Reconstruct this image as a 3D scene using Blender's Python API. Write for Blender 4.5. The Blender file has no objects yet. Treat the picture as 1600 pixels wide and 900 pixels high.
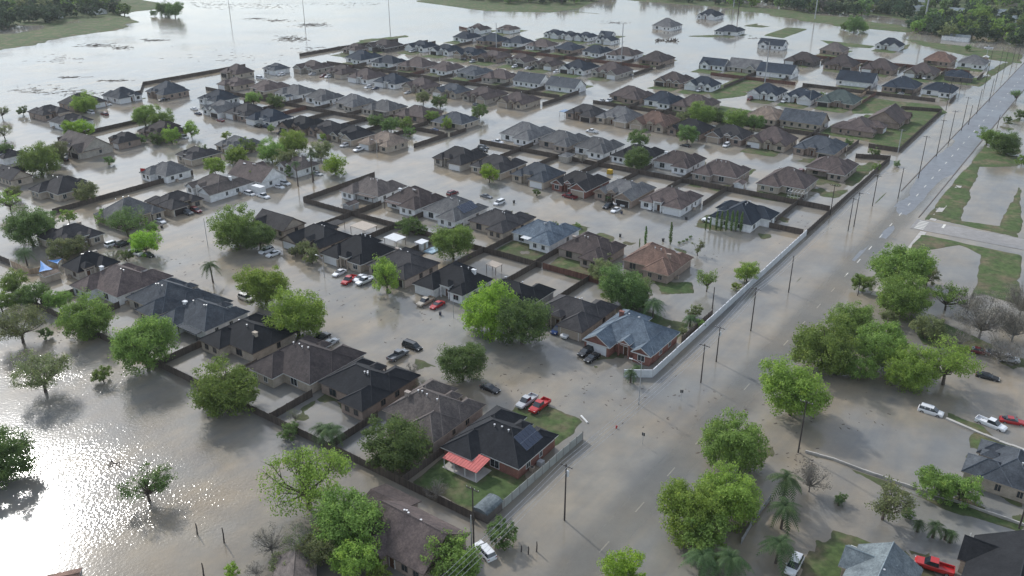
import bpy, math, random
import numpy as np
from mathutils import Vector, Matrix
R = math.radians
C = bpy.context.scene.collection
S = bpy.context.scene
# ---------------------------------------------------------------- camera
PITCH, HC, F = R(24.65), 96.0, 1340.0        # degrees below the horizon, metres up, focal length in 1600-wide pixels
cd = bpy.data.cameras.new('camera'); cam = bpy.data.objects.new('camera', cd); C.objects.link(cam)
cam.location = (0, 0, HC); cam.rotation_euler = (math.pi/2-PITCH, 0, 0)
cd.sensor_width = 36; cd.lens = F/1600*36; cd.clip_end = 20000; cd.clip_start = 1
S.camera = cam
# ---------------------------------------------------------------- sky and sun
SUN_AZ, SUN_EL = -36.0, 34.0                   # azimuth right of +Y
w = bpy.data.worlds.new('World'); S.world = w; w.use_nodes = True
nt = w.node_tree; nt.nodes.clear()
sky = nt.nodes.new('ShaderNodeTexSky'); sky.sky_type = 'NISHITA'; sky.sun_disc = False
sky.sun_elevation = R(SUN_EL); sky.sun_rotation = R(SUN_AZ); sky.dust_density = 0.7; sky.air_density = 1.0
hsv = nt.nodes.new('ShaderNodeHueSaturation'); hsv.inputs['Saturation'].default_value = 0.42
tc = nt.nodes.new('ShaderNodeTexCoord'); mp = nt.nodes.new('ShaderNodeMapping'); mp.inputs['Scale'].default_value = (1, 1, 4)
cn = nt.nodes.new('ShaderNodeTexNoise'); cn.inputs['Scale'].default_value = 2.2; cn.inputs['Detail'].default_value = 6
cr = nt.nodes.new('ShaderNodeValToRGB'); cr.color_ramp.elements[0].position = .38; cr.color_ramp.elements[0].color = (.72, .78, .84, 1)
cr.color_ramp.elements[1].position = .62; cr.color_ramp.elements[1].color = (1.12, 1.12, 1.12, 1)
mx = nt.nodes.new('ShaderNodeMixRGB'); mx.blend_type = 'MULTIPLY'; mx.inputs[0].default_value = 1
bg = nt.nodes.new('ShaderNodeBackground'); bg.inputs['Strength'].default_value = 0.15
wo = nt.nodes.new('ShaderNodeOutputWorld')
L = nt.links.new
L(sky.outputs[0], hsv.inputs['Color']); L(tc.outputs['Generated'], mp.inputs[0]); L(mp.outputs[0], cn.inputs['Vector'])
L(cn.outputs['Fac'], cr.inputs[0]); L(hsv.outputs[0], mx.inputs[1]); L(cr.outputs[0], mx.inputs[2])
sx = nt.nodes.new('ShaderNodeSeparateXYZ'); L(tc.outputs['Generated'], sx.inputs[0])       # thick low air dims the overcast towards the horizon
gr = nt.nodes.new('ShaderNodeValToRGB'); gr.color_ramp.elements[0].position = 0.0; gr.color_ramp.elements[0].color = (.46, .50, .52, 1)
gr.color_ramp.elements[1].position = .40; gr.color_ramp.elements[1].color = (1.12, 1.12, 1.12, 1)
m2 = nt.nodes.new('ShaderNodeMixRGB'); m2.blend_type = 'MULTIPLY'; m2.inputs[0].default_value = 1
L(sx.outputs[2], gr.inputs[0]); L(mx.outputs[0], m2.inputs[1]); L(gr.outputs[0], m2.inputs[2])
L(m2.outputs[0], bg.inputs['Color']); L(bg.outputs[0], wo.inputs[0])
sd = bpy.data.lights.new('sun', 'SUN'); sd.energy = 1.8; sd.angle = R(2.2); sd.color = (1, .97, .93)
so = bpy.data.objects.new('sun', sd); C.objects.link(so)
d = Vector((math.sin(R(SUN_AZ))*math.cos(R(SUN_EL)), math.cos(R(SUN_AZ))*math.cos(R(SUN_EL)), math.sin(R(SUN_EL))))
so.rotation_euler = d.to_track_quat('Z', 'Y').to_euler(); so.location = d*400
S.view_settings.view_transform = 'Standard'; S.view_settings.look = 'None'
S.view_settings.exposure = 0.72; S.view_settings.gamma = 1
S.cycles.max_bounces = 6; S.cycles.transparent_max_bounces = 8; S.cycles.diffuse_bounces = 2; S.cycles.glossy_bounces = 3
S.cycles.volume_bounces = 0; S.cycles.caustics_reflective = False; S.cycles.caustics_refractive = False
S.cycles.sample_clamp_indirect = 4; S.cycles.sample_clamp_direct = 30; S.cycles.use_denoising = True; S.cycles.use_adaptive_sampling = False

# ---------------------------------------------------------------- the air
def make_haze():
    me = bpy.data.meshes.new('haze'); x0, x1, y0, y1, z0, z1 = -8000, 8000, -2600, 12000, -3, 101
    v = [(x, y, z) for z in (z0, z1) for x, y in ((x0, y0), (x1, y0), (x1, y1), (x0, y1))]
    me.from_pydata(v, [], [(3, 2, 1, 0), (4, 5, 6, 7), (0, 1, 5, 4), (1, 2, 6, 5), (2, 3, 7, 6), (3, 0, 4, 7)])
    m = bpy.data.materials.new('haze'); m.use_nodes = True; t = m.node_tree; t.nodes.clear()
    o = t.nodes.new('ShaderNodeOutputMaterial'); pv = t.nodes.new('ShaderNodeVolumePrincipled'); pv.inputs['Color'].default_value = (.88, .93, .97, 1)
    pv.inputs['Density'].default_value = HAZE; pv.inputs['Anisotropy'].default_value = .2
    t.links.new(pv.outputs[0], o.inputs['Volume']); me.materials.append(m)
    h = bpy.data.objects.new('haze', me); C.objects.link(h); h['kind'] = 'stuff'; return h
HAZE = .00007
make_haze()

# ---------------------------------------------------------------- survey: photograph pixels (1600 wide) to places on the land
CT, ST = math.cos(PITCH), math.sin(PITCH)
def at(px, py, z=0.0):
    dy = F*CT-(py-450)*ST; dn = (py-450)*CT+F*ST
    t = (HC-z)/dn
    return Vector(((px-800)*t, dy*t, z))
def scl(px, py, z=0.0):                                     # pixels per metre there
    p = at(px, py, z); Z = p.y*CT+(HC-z)*ST
    return F/Z
GA = R(54.5)                                                # the street grid: e1 runs up-right along the road
E1 = Vector((math.cos(GA), math.sin(GA), 0)); E2 = Vector((-math.sin(GA), math.cos(GA), 0))
def ab(p): return p.x*E1.x+p.y*E1.y, p.x*E2.x+p.y*E2.y
def xy(a, b, z=0.0): return Vector((E1.x*a+E2.x*b, E1.y*a+E2.y*b, z))
FACE = {'S': -35.5, 'N': 144.5, 'E': 54.5, 'W': 234.5}      # local -Y is the front

# ---------------------------------------------------------------- materials
def mat(name): 
    m = bpy.data.materials.new(name); m.use_nodes = True
    t = m.node_tree; b = t.nodes['Principled BSDF']
    return m, t, b
def noise(t, scale, detail=3, rough=.55, coord='Object', sc=None):
    c = t.nodes.new('ShaderNodeTexCoord') if coord != 'World' else t.nodes.new('ShaderNodeNewGeometry')
    n = t.nodes.new('ShaderNodeTexNoise'); n.inputs['Scale'].default_value = scale
    n.inputs['Detail'].default_value = detail; n.inputs['Roughness'].default_value = rough
    src = c.outputs['Object' if coord != 'World' else 'Position']
    if sc:
        mpn = t.nodes.new('ShaderNodeMapping'); mpn.inputs['Scale'].default_value = sc
        t.links.new(src, mpn.inputs[0]); src = mpn.outputs[0]
    t.links.new(src, n.inputs['Vector']); return n.outputs['Fac']
def ramp(t, fac, stops):
    r = t.nodes.new('ShaderNodeValToRGB'); e = r.color_ramp.elements
    while len(e) < len(stops): e.new(.5)
    for k, (p, c) in enumerate(stops):
        e[k].position = p; e[k].color = (c[0], c[1], c[2], 1) if len(c) >= 3 else (c[0],)*3+(1,)
    t.links.new(fac, r.inputs[0]); return r.outputs[0]
def mixc(t, a, b, fac, mode='MIX'):
    m = t.nodes.new('ShaderNodeMixRGB'); m.blend_type = mode
    for k, v in ((1, a), (2, b)):
        if isinstance(v, tuple): m.inputs[k].default_value = v+(1,)
        else: t.links.new(v, m.inputs[k])
    if isinstance(fac, (int, float)): m.inputs[0].default_value = fac
    else: t.links.new(fac, m.inputs[0])
    return m.outputs[0]
def bump(t, b, fac, strength, dist=.05):
    n = t.nodes.new('ShaderNodeBump'); n.inputs['Strength'].default_value = strength; n.inputs['Distance'].default_value = dist
    t.links.new(fac, n.inputs['Height']); t.links.new(n.outputs[0], b.inputs['Normal']); return n
def sc3(c, k): return tuple(x*k for x in c)
def plain(name, col, rough=.6, metal=0, var=.25, scale=1.5, spec=.3):
    m, t, b = mat(name)
    n = noise(t, scale, 4)
    t.links.new(ramp(t, n, [(.3, sc3(col, 1-var)), (.7, sc3(col, 1+var))]), b.inputs['Base Color'])
    b.inputs['Roughness'].default_value = rough; b.inputs['Metallic'].default_value = metal
    b.inputs['Specular IOR Level'].default_value = spec
    return m
def roof_mat(name, col):
    m, t, b = mat(name)
    fine = noise(t, 3.2, 3, .7); big = noise(t, .22, 3, .6)
    streak = noise(t, .9, 4, .65, sc=(1, 1, .12))
    oi = t.nodes.new('ShaderNodeObjectInfo')
    c1 = ramp(t, fine, [(.3, sc3(col, .72)), (.7, sc3(col, 1.3))])
    c2 = mixc(t, c1, ramp(t, streak, [(.35, (.55, .55, .56)), (.62, (1.12, 1.1, 1.08))]), .75, 'MULTIPLY')
    c3 = mixc(t, c2, ramp(t, big, [(.35, (.78, .78, .8)), (.65, (1.18, 1.16, 1.12))]), .8, 'MULTIPLY')
    hv = t.nodes.new('ShaderNodeHueSaturation'); t.links.new(c3, hv.inputs['Color'])
    mr = t.nodes.new('ShaderNodeMapRange'); mr.inputs[3].default_value = .78; mr.inputs[4].default_value = 1.25
    t.links.new(oi.outputs['Random'], mr.inputs[0]); t.links.new(mr.outputs[0], hv.inputs['Value'])
    t.links.new(hv.outputs[0], b.inputs['Base Color']); b.inputs['Roughness'].default_value = .85
    b.inputs['Specular IOR Level'].default_value = .25
    bump(t, b, fine, .5, .05)
    return m
def brick_mat(name, c1, c2, mortar, sc=1.0):
    m, t, b = mat(name)
    tcn = t.nodes.new('ShaderNodeTexCoord'); g = t.nodes.new('ShaderNodeSeparateXYZ'); t.links.new(tcn.outputs['Object'], g.inputs[0])
    ad = t.nodes.new('ShaderNodeMath'); ad.operation = 'ADD'; t.links.new(g.outputs[0], ad.inputs[0]); t.links.new(g.outputs[1], ad.inputs[1])
    cb = t.nodes.new('ShaderNodeCombineXYZ'); t.links.new(ad.outputs[0], cb.inputs[0]); t.links.new(g.outputs[2], cb.inputs[1])
    br = t.nodes.new('ShaderNodeTexBrick'); br.inputs['Scale'].default_value = 2.0*sc
    br.inputs['Color1'].default_value = c1+(1,); br.inputs['Color2'].default_value = c2+(1,); br.inputs['Mortar'].default_value = mortar+(1,)
    br.inputs['Mortar Size'].default_value = .02
    t.links.new(cb.outputs[0], br.inputs['Vector'])
    n = noise(t, .8, 4)
    wet = ramp(t, g.outputs[2], [(.0, (.62, .58, .52)), (.12, (.78, .75, .7)), (.16, (1, 1, 1))])      # tide mark left by the flood
    c = mixc(t, br.outputs['Color'], ramp(t, n, [(.35, (.75, .75, .75)), (.65, (1.15, 1.15, 1.15))]), .7, 'MULTIPLY')
    t.links.new(mixc(t, c, wet, .6, 'MULTIPLY'), b.inputs['Base Color']); b.inputs['Roughness'].default_value = .85
    return m
M = {}
for n_, c_ in dict(brown=(.098, .078, .074), darkbrown=(.055, .046, .045), dark=(.046, .045, .048), black=(.017, .019, .023), slate=(.065, .076, .09),
                   blue=(.10, .13, .162), navy=(.026, .038, .056), grey=(.128, .131, .134), taupe=(.125, .108, .10), tan=(.22, .175, .14),
                   orange=(.21, .135, .105), metal=(.17, .205, .22), green=(.075, .10, .095)).items():
    M[n_] = roof_mat('shingles_'+n_, c_)
    M[n_+'_cap'] = plain('ridge_cap_'+n_, sc3(c_, 1.22), .8)
for n_, a_, b_, m_ in (('w_white', (.72, .73, .73), (.78, .79, .79), (.70, .70, .70)), ('w_tan', (.40, .34, .27), (.48, .41, .33), (.36, .32, .27)),
                       ('w_taupe', (.31, .26, .22), (.38, .32, .28), (.30, .26, .23)), ('w_stone', (.42, .38, .32), (.30, .28, .25), (.45, .42, .38)),
                       ('w_brick', (.27, .20, .16), (.34, .26, .21), (.30, .26, .23)), ('w_redbrick', (.18, .06, .045), (.24, .09, .065), (.25, .18, .15)),
                       ('w_grey', (.28, .28, .28), (.34, .34, .34), (.3, .3, .3)), ('w_dark', (.10, .09, .085), (.14, .12, .11), (.12, .11, .1)),
                       ('w_blue', (.18, .26, .33), (.22, .30, .37), (.2, .28, .34))):
    M[n_] = brick_mat('wall_'+n_[2:], a_, b_, m_)
M['trim'] = plain('trim_white', (.62, .62, .60), .5, var=.1)
M['trim_dark'] = plain('trim_brown', (.16, .125, .105), .6, var=.15)
M['trim_tan'] = plain('trim_tan', (.38, .32, .26), .6, var=.12)
M['garage_white'] = plain('garage_door_white', (.66, .67, .68), .5, var=.06)
M['garage_dark'] = plain('garage_door_dark', (.035, .03, .03), .5, var=.2)
M['garage_tan'] = plain('garage_door_tan', (.42, .35, .28), .5, var=.06)
M['door'] = plain('door_wood', (.10, .05, .03), .5)
def glass_mat():
    m, t, b = mat('window_glass'); b.inputs['Base Color'].default_value = (.02, .028, .035, 1); b.inputs['Roughness'].default_value = .06
    b.inputs['Specular IOR Level'].default_value = .8; return m
M['glass'] = glass_mat()
M['solar'] = plain('solar_glass', (.018, .03, .06), .12, spec=.8, var=.1); M['solar_frame'] = plain('solar_frame', (.3, .32, .35), .4, .6)
M['vent'] = plain('vent_metal', (.6, .6, .6), .35, .5, var=.1)
M['concrete'] = plain('concrete', (.42, .40, .37), .8, var=.2, scale=.6)
M['metalwhite'] = plain('painted_metal', (.62, .63, .63), .4, var=.08)
M['redmetal'] = plain('red_corrugated', (.50, .12, .105), .45, var=.15)
M['frame_dark'] = plain('dark_metal', (.06, .06, .06), .5)
def wood_mat(name, col):
    m, t, b = mat(name)
    s1 = noise(t, 2.4, 3, .7, sc=(1, 1, .06)); s2 = noise(t, .25, 3)
    c = mixc(t, ramp(t, s1, [(.3, sc3(col, .6)), (.7, sc3(col, 1.4))]), ramp(t, s2, [(.3, (.7, .7, .7)), (.7, (1.2, 1.2, 1.2))]), .8, 'MULTIPLY')
    t.links.new(c, b.inputs['Base Color']); b.inputs['Roughness'].default_value = .9; return m
M['fence_dark'] = wood_mat('fence_weathered', (.085, .068, .056)); M['fence_red'] = wood_mat('fence_stained', (.13, .065, .048))
M['fence_light'] = wood_mat('fence_new', (.36, .27, .19)); M['fence_white'] = plain('fence_pale_panels', (.36, .37, .35), .8, var=.14, scale=.8)
M['wall_white'] = plain('boundary_wall_paint', (.62, .64, .66), .7, var=.12, scale=.5)
M['pole'] = wood_mat('pole_wood', (.06, .05, .045)); M['pole_grey'] = plain('pole_steel', (.4, .41, .42), .5, .3)
M['bluegrey'] = plain('tarp_blue', (.30,.42,.5), .5); M['metalblue'] = plain('metal_blue', (.16,.24,.36), .5)
M['bark'] = wood_mat('bark', (.10, .08, .065)); M['bark_grey'] = wood_mat('bark_grey', (.24, .22, .20))
M['wire'] = plain('wire', (.45, .45, .45), .5, .5)
def leaf_mat(name, c, tr=.45):
    c = sc3(c, 1.12)
    m, t, b = mat(name)
    n = noise(t, .55, 3, .6); n2 = noise(t, 7, 1)
    oi = t.nodes.new('ShaderNodeObjectInfo')
    c1 = ramp(t, n, [(.3, sc3(c, .62)), (.55, c), (.75, (c[0]*1.6, c[1]*1.35, c[2]*1.1))])
    c2 = mixc(t, c1, ramp(t, n2, [(.35, (.6, .62, .6)), (.65, (1.3, 1.28, 1.2))]), .8, 'MULTIPLY')
    hv = t.nodes.new('ShaderNodeHueSaturation'); t.links.new(c2, hv.inputs['Color'])
    mr = t.nodes.new('ShaderNodeMapRange'); mr.inputs[3].default_value = .8; mr.inputs[4].default_value = 1.2
    t.links.new(oi.outputs['Random'], mr.inputs[0]); t.links.new(mr.outputs[0], hv.inputs['Value'])
    mh = t.nodes.new('ShaderNodeMapRange'); mh.inputs[3].default_value = .485; mh.inputs[4].default_value = .51
    t.links.new(oi.outputs['Random'], mh.inputs[0]); t.links.new(mh.outputs[0], hv.inputs['Hue'])
    t.links.new(hv.outputs[0], b.inputs['Base Color']); b.inputs['Roughness'].default_value = .7; b.inputs['Specular IOR Level'].default_value = .2
    tl = t.nodes.new('ShaderNodeBsdfTranslucent'); t.links.new(hv.outputs[0], tl.inputs[0])
    ms = t.nodes.new('ShaderNodeMixShader'); ms.inputs[0].default_value = tr
    t.links.new(b.outputs[0], ms.inputs[1]); t.links.new(tl.outputs[0], ms.inputs[2])
    t.links.new(ms.outputs[0], t.nodes['Material Output'].inputs[0]); return m
LEAF = {'B': leaf_mat('leaves_bright', (.24, .35, .075)), 'Y': leaf_mat('leaves_yellow_green', (.26, .42, .06)),
        'G': leaf_mat('leaves_green', (.20, .305, .08)), 'D': leaf_mat('leaves_dark', (.14, .22, .075)),
        'O': leaf_mat('leaves_olive', (.20, .235, .11)), 'N': leaf_mat('twigs_grey', (.17, .16, .135), .1),
        'P': leaf_mat('fronds', (.10, .16, .07)), 'F': leaf_mat('leaves_far', (.07, .115, .065))}
PAINT = {k: plain('car_paint_'+k, c, .25, 0, .03, spec=.6) for k, c in dict(white=(.72, .73, .74), silver=(.42, .43, .44), black=(.015, .016, .018),
        red=(.42, .02, .02), darkred=(.14, .02, .025), blue=(.02, .05, .16), navy=(.02, .03, .07), grey=(.14, .15, .16), tan=(.36, .31, .24), cream=(.6, .57, .5)).items()}
M['tyre'] = plain('tyre', (.02, .02, .02), .8); M['lamp'] = plain('lamp_lens', (.7, .7, .68), .2); M['tail'] = plain('tail_lens', (.3, .02, .02), .3)
M['rim'] = plain('rim', (.45, .45, .46), .3, .7)

# ---------------------------------------------------------------- object helpers
def tag(o, label=None, cat=None, group=None, kind=None):
    if label: o['label'] = label
    if cat: o['category'] = cat
    if group: o['group'] = group
    if kind: o['kind'] = kind
    return o
def thing(name, loc, rz=0, label=None, cat=None, group=None):
    o = bpy.data.objects.new(name, None); C.objects.link(o); o.location = loc; o.rotation_euler = (0, 0, rz)
    o.empty_display_size = .5
    return tag(o, label, cat, group)
class MB:
    def __init__(s): s.v = []; s.f = []; s.m = []
    def face(s, pts, m=0):
        n = len(s.v); s.v += [tuple(p) for p in pts]; s.f.append(tuple(range(n, n+len(pts)))); s.m.append(m)
    def hexa(s, p, m=0):                                    # p: 4 bottom + 4 top corners, counter-clockwise
        n = len(s.v); s.v += [tuple(q) for q in p]
        for f in ((3, 2, 1, 0), (4, 5, 6, 7), (0, 1, 5, 4), (1, 2, 6, 5), (2, 3, 7, 6), (3, 0, 4, 7)):
            s.f.append(tuple(n+i for i in f)); s.m.append(m)
    def box(s, x0, x1, y0, y1, z0, z1, m=0):
        s.hexa([(x0, y0, z0), (x1, y0, z0), (x1, y1, z0), (x0, y1, z0), (x0, y0, z1), (x1, y0, z1), (x1, y1, z1), (x0, y1, z1)], m)
    def tube(s, pts, radii, n=6, m=0, cap=True):
        base = len(s.v); P = [Vector(p) for p in pts]
        for i, p in enumerate(P):
            t = (P[min(i+1, len(P)-1)]-P[max(i-1, 0)]).normalized()
            u = t.cross(Vector((0, 0, 1)) if abs(t.z) < .9 else Vector((1, 0, 0))).normalized(); v = t.cross(u)
            r = radii[i] if hasattr(radii, '__len__') else radii
            for k in range(n):
                a = 2*math.pi*k/n; s.v.append(tuple(p+u*math.cos(a)*r+v*math.sin(a)*r))
        for i in range(len(P)-1):
            for k in range(n):
                a = base+i*n+k; b = base+i*n+(k+1) % n
                s.f.append((a, b, b+n, a+n)); s.m.append(m)
        if cap:
            s.f.append(tuple(base+k for k in range(n))[::-1]); s.m.append(m)
            s.f.append(tuple(base+(len(P)-1)*n+k for k in range(n))); s.m.append(m)
    def mesh(s, name, mats, smooth=False):
        me = bpy.data.meshes.new(name); me.from_pydata(s.v, [], s.f)
        for x in (mats if isinstance(mats, (list, tuple)) else [mats]): me.materials.append(x)
        me.polygons.foreach_set('material_index', s.m)
        if smooth: me.polygons.foreach_set('use_smooth', [True]*len(s.f))
        me.validate(); me.update(); return me
    def build(s, name, mats, parent=None, smooth=False):
        return put(name, s.mesh(name, mats, smooth), parent)
def put(name, me, parent=None, loc=None, rz=0):
    o = bpy.data.objects.new(name, me); C.objects.link(o)
    if parent: o.parent = parent
    if loc is not None: o.location = loc
    if rz: o.rotation_euler = (0, 0, rz)
    return o
def npmesh(name, v, quads, mats, smooth=False):
    me = bpy.data.meshes.new(name); v = np.asarray(v, np.float32); q = np.asarray(quads, np.int32)
    me.vertices.add(len(v)); me.vertices.foreach_set('co', v.ravel())
    me.loops.add(q.size); me.loops.foreach_set('vertex_index', q.ravel())
    me.polygons.add(len(q)); me.polygons.foreach_set('loop_start', np.arange(0, q.size, q.shape[1], dtype=np.int32))
    me.polygons.foreach_set('loop_total', np.full(len(q), q.shape[1], np.int32))
    for x in (mats if isinstance(mats, (list, tuple)) else [mats]): me.materials.append(x)
    if smooth: me.polygons.foreach_set('use_smooth', np.ones(len(q), bool))
    me.update(calc_edges=True); me.validate(); return me
HTXT = '''
# R1 bottom row beside the field
120 273 407 470 N hip brown white 0
200 338 435 490 N hip slate stone 0
258 388 447 525 N hip slate white 0
325 450 487 552 N hip black tan 0
390 570 527 610 N hip darkbrown tan .1
502 640 548 640 N hip black brick .35
595 768 590 685 N hip taupe taupe .1
705 868 625 745 N hip black redbrick .95 solar
# R2 second row from the bottom
395 480 320 370 S gable dark tan 0
470 548 343 393 S fgable black tan .3
518 620 363 422 S hip black tan 0
570 690 380 442 S hip dark taupe 0
660 766 408 472 S hip black white .1
745 860 430 482 S hip black grey 0
845 962 447 512 S hip dark tan .1
912 1065 488 556 S fgable blue redbrick .6 L
# R3 third row from the bottom
540 632 270 316 N hip taupe white 0
605 705 287 335 N hip brown white 0
655 768 300 352 N hip grey white .2 solar
732 840 318 370 N hip dark tan .45
797 898 337 388 N hip blue white .55
858 958 362 427 N hip brown taupe .6
993 1088 378 437 N hip orange brick .5
# R4 fourth row up
680 750 222 267 S hip dark stone 0
733 822 236 276 S hip dark tan 0
806 890 250 293 S hip slate tan 0
865 952 261 307 S fgable dark redbrick 0
929 1026 274 317 S fgable grey brick .1
1009 1098 281 327 S hip brown white .3
1110 1213 309 355 W hip navy white .4
# R5 fifth row up
777 866 189 223 N hip grey white 0
840 924 202 234 N hip grey taupe 0
898 966 209 249 N hip grey white .3
959 1042 221 258 N hip black white .3
1018 1098 227 271 N hip brown white .4
1078 1171 248 294 N hip brown taupe .7
1181 1275 259 308 N hip brown tan .9
1257 1340 237 281 N hip brown taupe .8
# R6 sixth row up
890 940 161 191 S hip dark brick 0
931 1010 165 194 S hip grey tan 0
983 1061 171 206 S fgable orange tan 0
1039 1118 181 217 S fgable black brick 0
1102 1179 189 229 S fgable dark brick 0
1171 1253 192 233 S fgable brown tan .6
1252 1336 213 241 S hip slate brick .5
1300 1386 178 214 E hip brown brick .95
1354 1426 165 201 E gable brown brick .95
# R7 seventh row up
948 1021 130 161 N hip brown brick .8
1004 1071 141 169 N hip navy white .7
1050 1124 146 173 N hip brown tan .6
1162 1227 163 197 N hip tan tan .3
1214 1291 169 205 N gable slate tan .6
# R8 eighth row up
1024 1085 108 138 S fgable brown brick .9
1070 1129 117 144 S fgable navy white .9
1166 1228 129 157 S fgable navy white .6
1219 1281 136 162 S fgable navy white .7
1281 1354 137 166 S hip green brick .9
# L5 nearest row of the upper left block
318 375 141 162 S hip navy white 0
320 378 155 186 S fgable grey white 0
368 418 158 184 S hip dark brick 0
383 460 168 197 S hip navy white 0
443 500 178 212 S fgable black brick 0
492 543 183 214 S fgable dark brick 0
530 587 192 224 S fgable black tan 0
557 640 202 236 S hip tan tan 0
# L6 second row of the upper left block
380 450 118 153 N hip brown tan .3
432 500 128 156 N hip grey white .2
476 532 136 165 N hip grey white .1
519 592 144 176 N hip grey stone .1
568 640 150 182 N hip grey stone 0
622 690 160 192 N hip brown brick 0
686 748 170 202 N hip slate tan 0
# L7 third row of the upper left block
344 402 97 124 S hip brown tan 0
340 398 115 143 S hip brown tan 0
409 458 94 117 S hip slate white 0
466 528 88 114 S fgable brown stone .2
522 572 96 119 S hip brown stone 0
552 608 103 133 S hip brown white 0
598 642 113 138 S hip navy white 0
636 692 118 146 S fgable brown stone .1
678 740 127 156 S fgable slate stone .1
720 793 131 163 S fgable brown stone 0
777 842 142 169 S fgable brown tan .1
# L8 fourth row of the upper left block
530 592 79 99 N hip navy white .7
577 627 86 107 N hip navy white .7
624 690 85 115 N hip brown brick .8
670 727 94 116 N hip brown white .7
712 773 99 124 N hip slate grey .8
752 805 106 130 N hip brown stone .7
800 860 108 142 N gable slate white .7
851 915 116 147 N gable slate white .9
# L9 fifth row of the upper left block
533 580 66 84 S hip brown brick .8
572 630 59 82 S fgable darkbrown dark .9
648 696 60 80 S fgable navy white .9
682 724 66 85 S fgable navy white .8
712 762 71 94 S fgable navy brick .9
743 797 75 98 S fgable brown brick .9
788 842 80 106 S fgable brown stone .9
827 882 86 109 S fgable brown stone .9
870 932 93 118 S fgable navy white .9
918 986 97 124 S fgable brown stone .9
# L10 sixth row of the upper left block
702 748 49 67 N hip navy white .9
744 797 52 72 N hip navy brick .9
785 834 54 73 N hip navy white .9
822 874 57 79 N hip brown white .8
864 916 63 84 N hip navy brick .8
907 956 68 90 N hip navy white .8
948 1004 70 94 N hip brown white .7
992 1052 78 109 N hip darkbrown brick .8
# L11 top row of the upper left block
724 773 37 52 S fgable brown white .7
779 813 35 54 S hip brown white .8
849 884 43 60 S fgable navy white .8
880 908 46 63 S fgable navy white .7
906 932 48 63 S fgable navy white .8
935 962 46 60 S gable navy white .7
934 972 53 71 S fgable navy white .7
# T9 nearest row of the top right block
1090 1140 87 113 S gable navy white .9
1136 1196 87 115 S gable grey stone .9
1188 1255 97 124 N gable navy white .8
1308 1373 111 136 N gable navy white .9
1372 1434 120 145 N hip navy brick .9
1439 1493 126 151 N hip navy white .7
# T10 middle row of the top right block
1231 1290 79 104 S hip darkbrown dark .7
1287 1346 85 111 S hip darkbrown brick .9
1345 1407 91 117 S hip brown brick .9
1407 1463 98 123 S fgable brown stone .9
1474 1526 104 130 W hip navy dark .9
# T11 far row of the top right block
1278 1326 68 86 N hip taupe brick .9
1367 1415 57 81 S fgable navy white .8
1436 1488 79 103 N hip orange brick .9
1493 1543 83 108 N hip grey white .9
# T12 the four lone houses standing in open water
1184 1231 57 80 S gable navy white 0
1117 1164 38 56 N hip navy white .4
1017 1066 30 48 N hip grey white .3
1088 1131 15 31 S fgable navy white 0
# W1 far left cluster
92 185 382 437 E hip black stone .0
60 165 345 388 E hip dark tan 0
142 257 307 352 E hip grey tan .1
228 320 287 336 E hip dark tan .1
47 147 266 316 N hip dark tan .2
-10 55 250 293 N gable dark tan 0
-12 45 222 258 S hip dark white 0
82 176 207 246 S dormer taupe stone 0
163 226 197 234 S hip dark brick 0
212 300 187 218 S hip darkbrown brick 0
272 345 226 252 S hip dark tan 0
333 410 208 240 S hip grey tan 0
220 302 244 287 N hip grey white 0
285 395 266 308 S fgable taupe white .1
358 450 250 292 N gable brown white 0
430 505 233 278 S fgable taupe white 0
76 145 170 204 E hip dark white 0
44 108 157 189 E hip dark brick 0
87 165 144 171 E hip dark brick 0
160 222 133 162 E hip slate white 0
228 302 122 159 S hip slate brick .3
# B1 bottom and right edge
578 740 748 892 S gable brown brick .1
1508 1660 668 790 W hip slate tan .4
1290 1440 860 960 W gable metal tan .6
1478 1680 850 990 W gable black tan .2
'''
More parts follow.
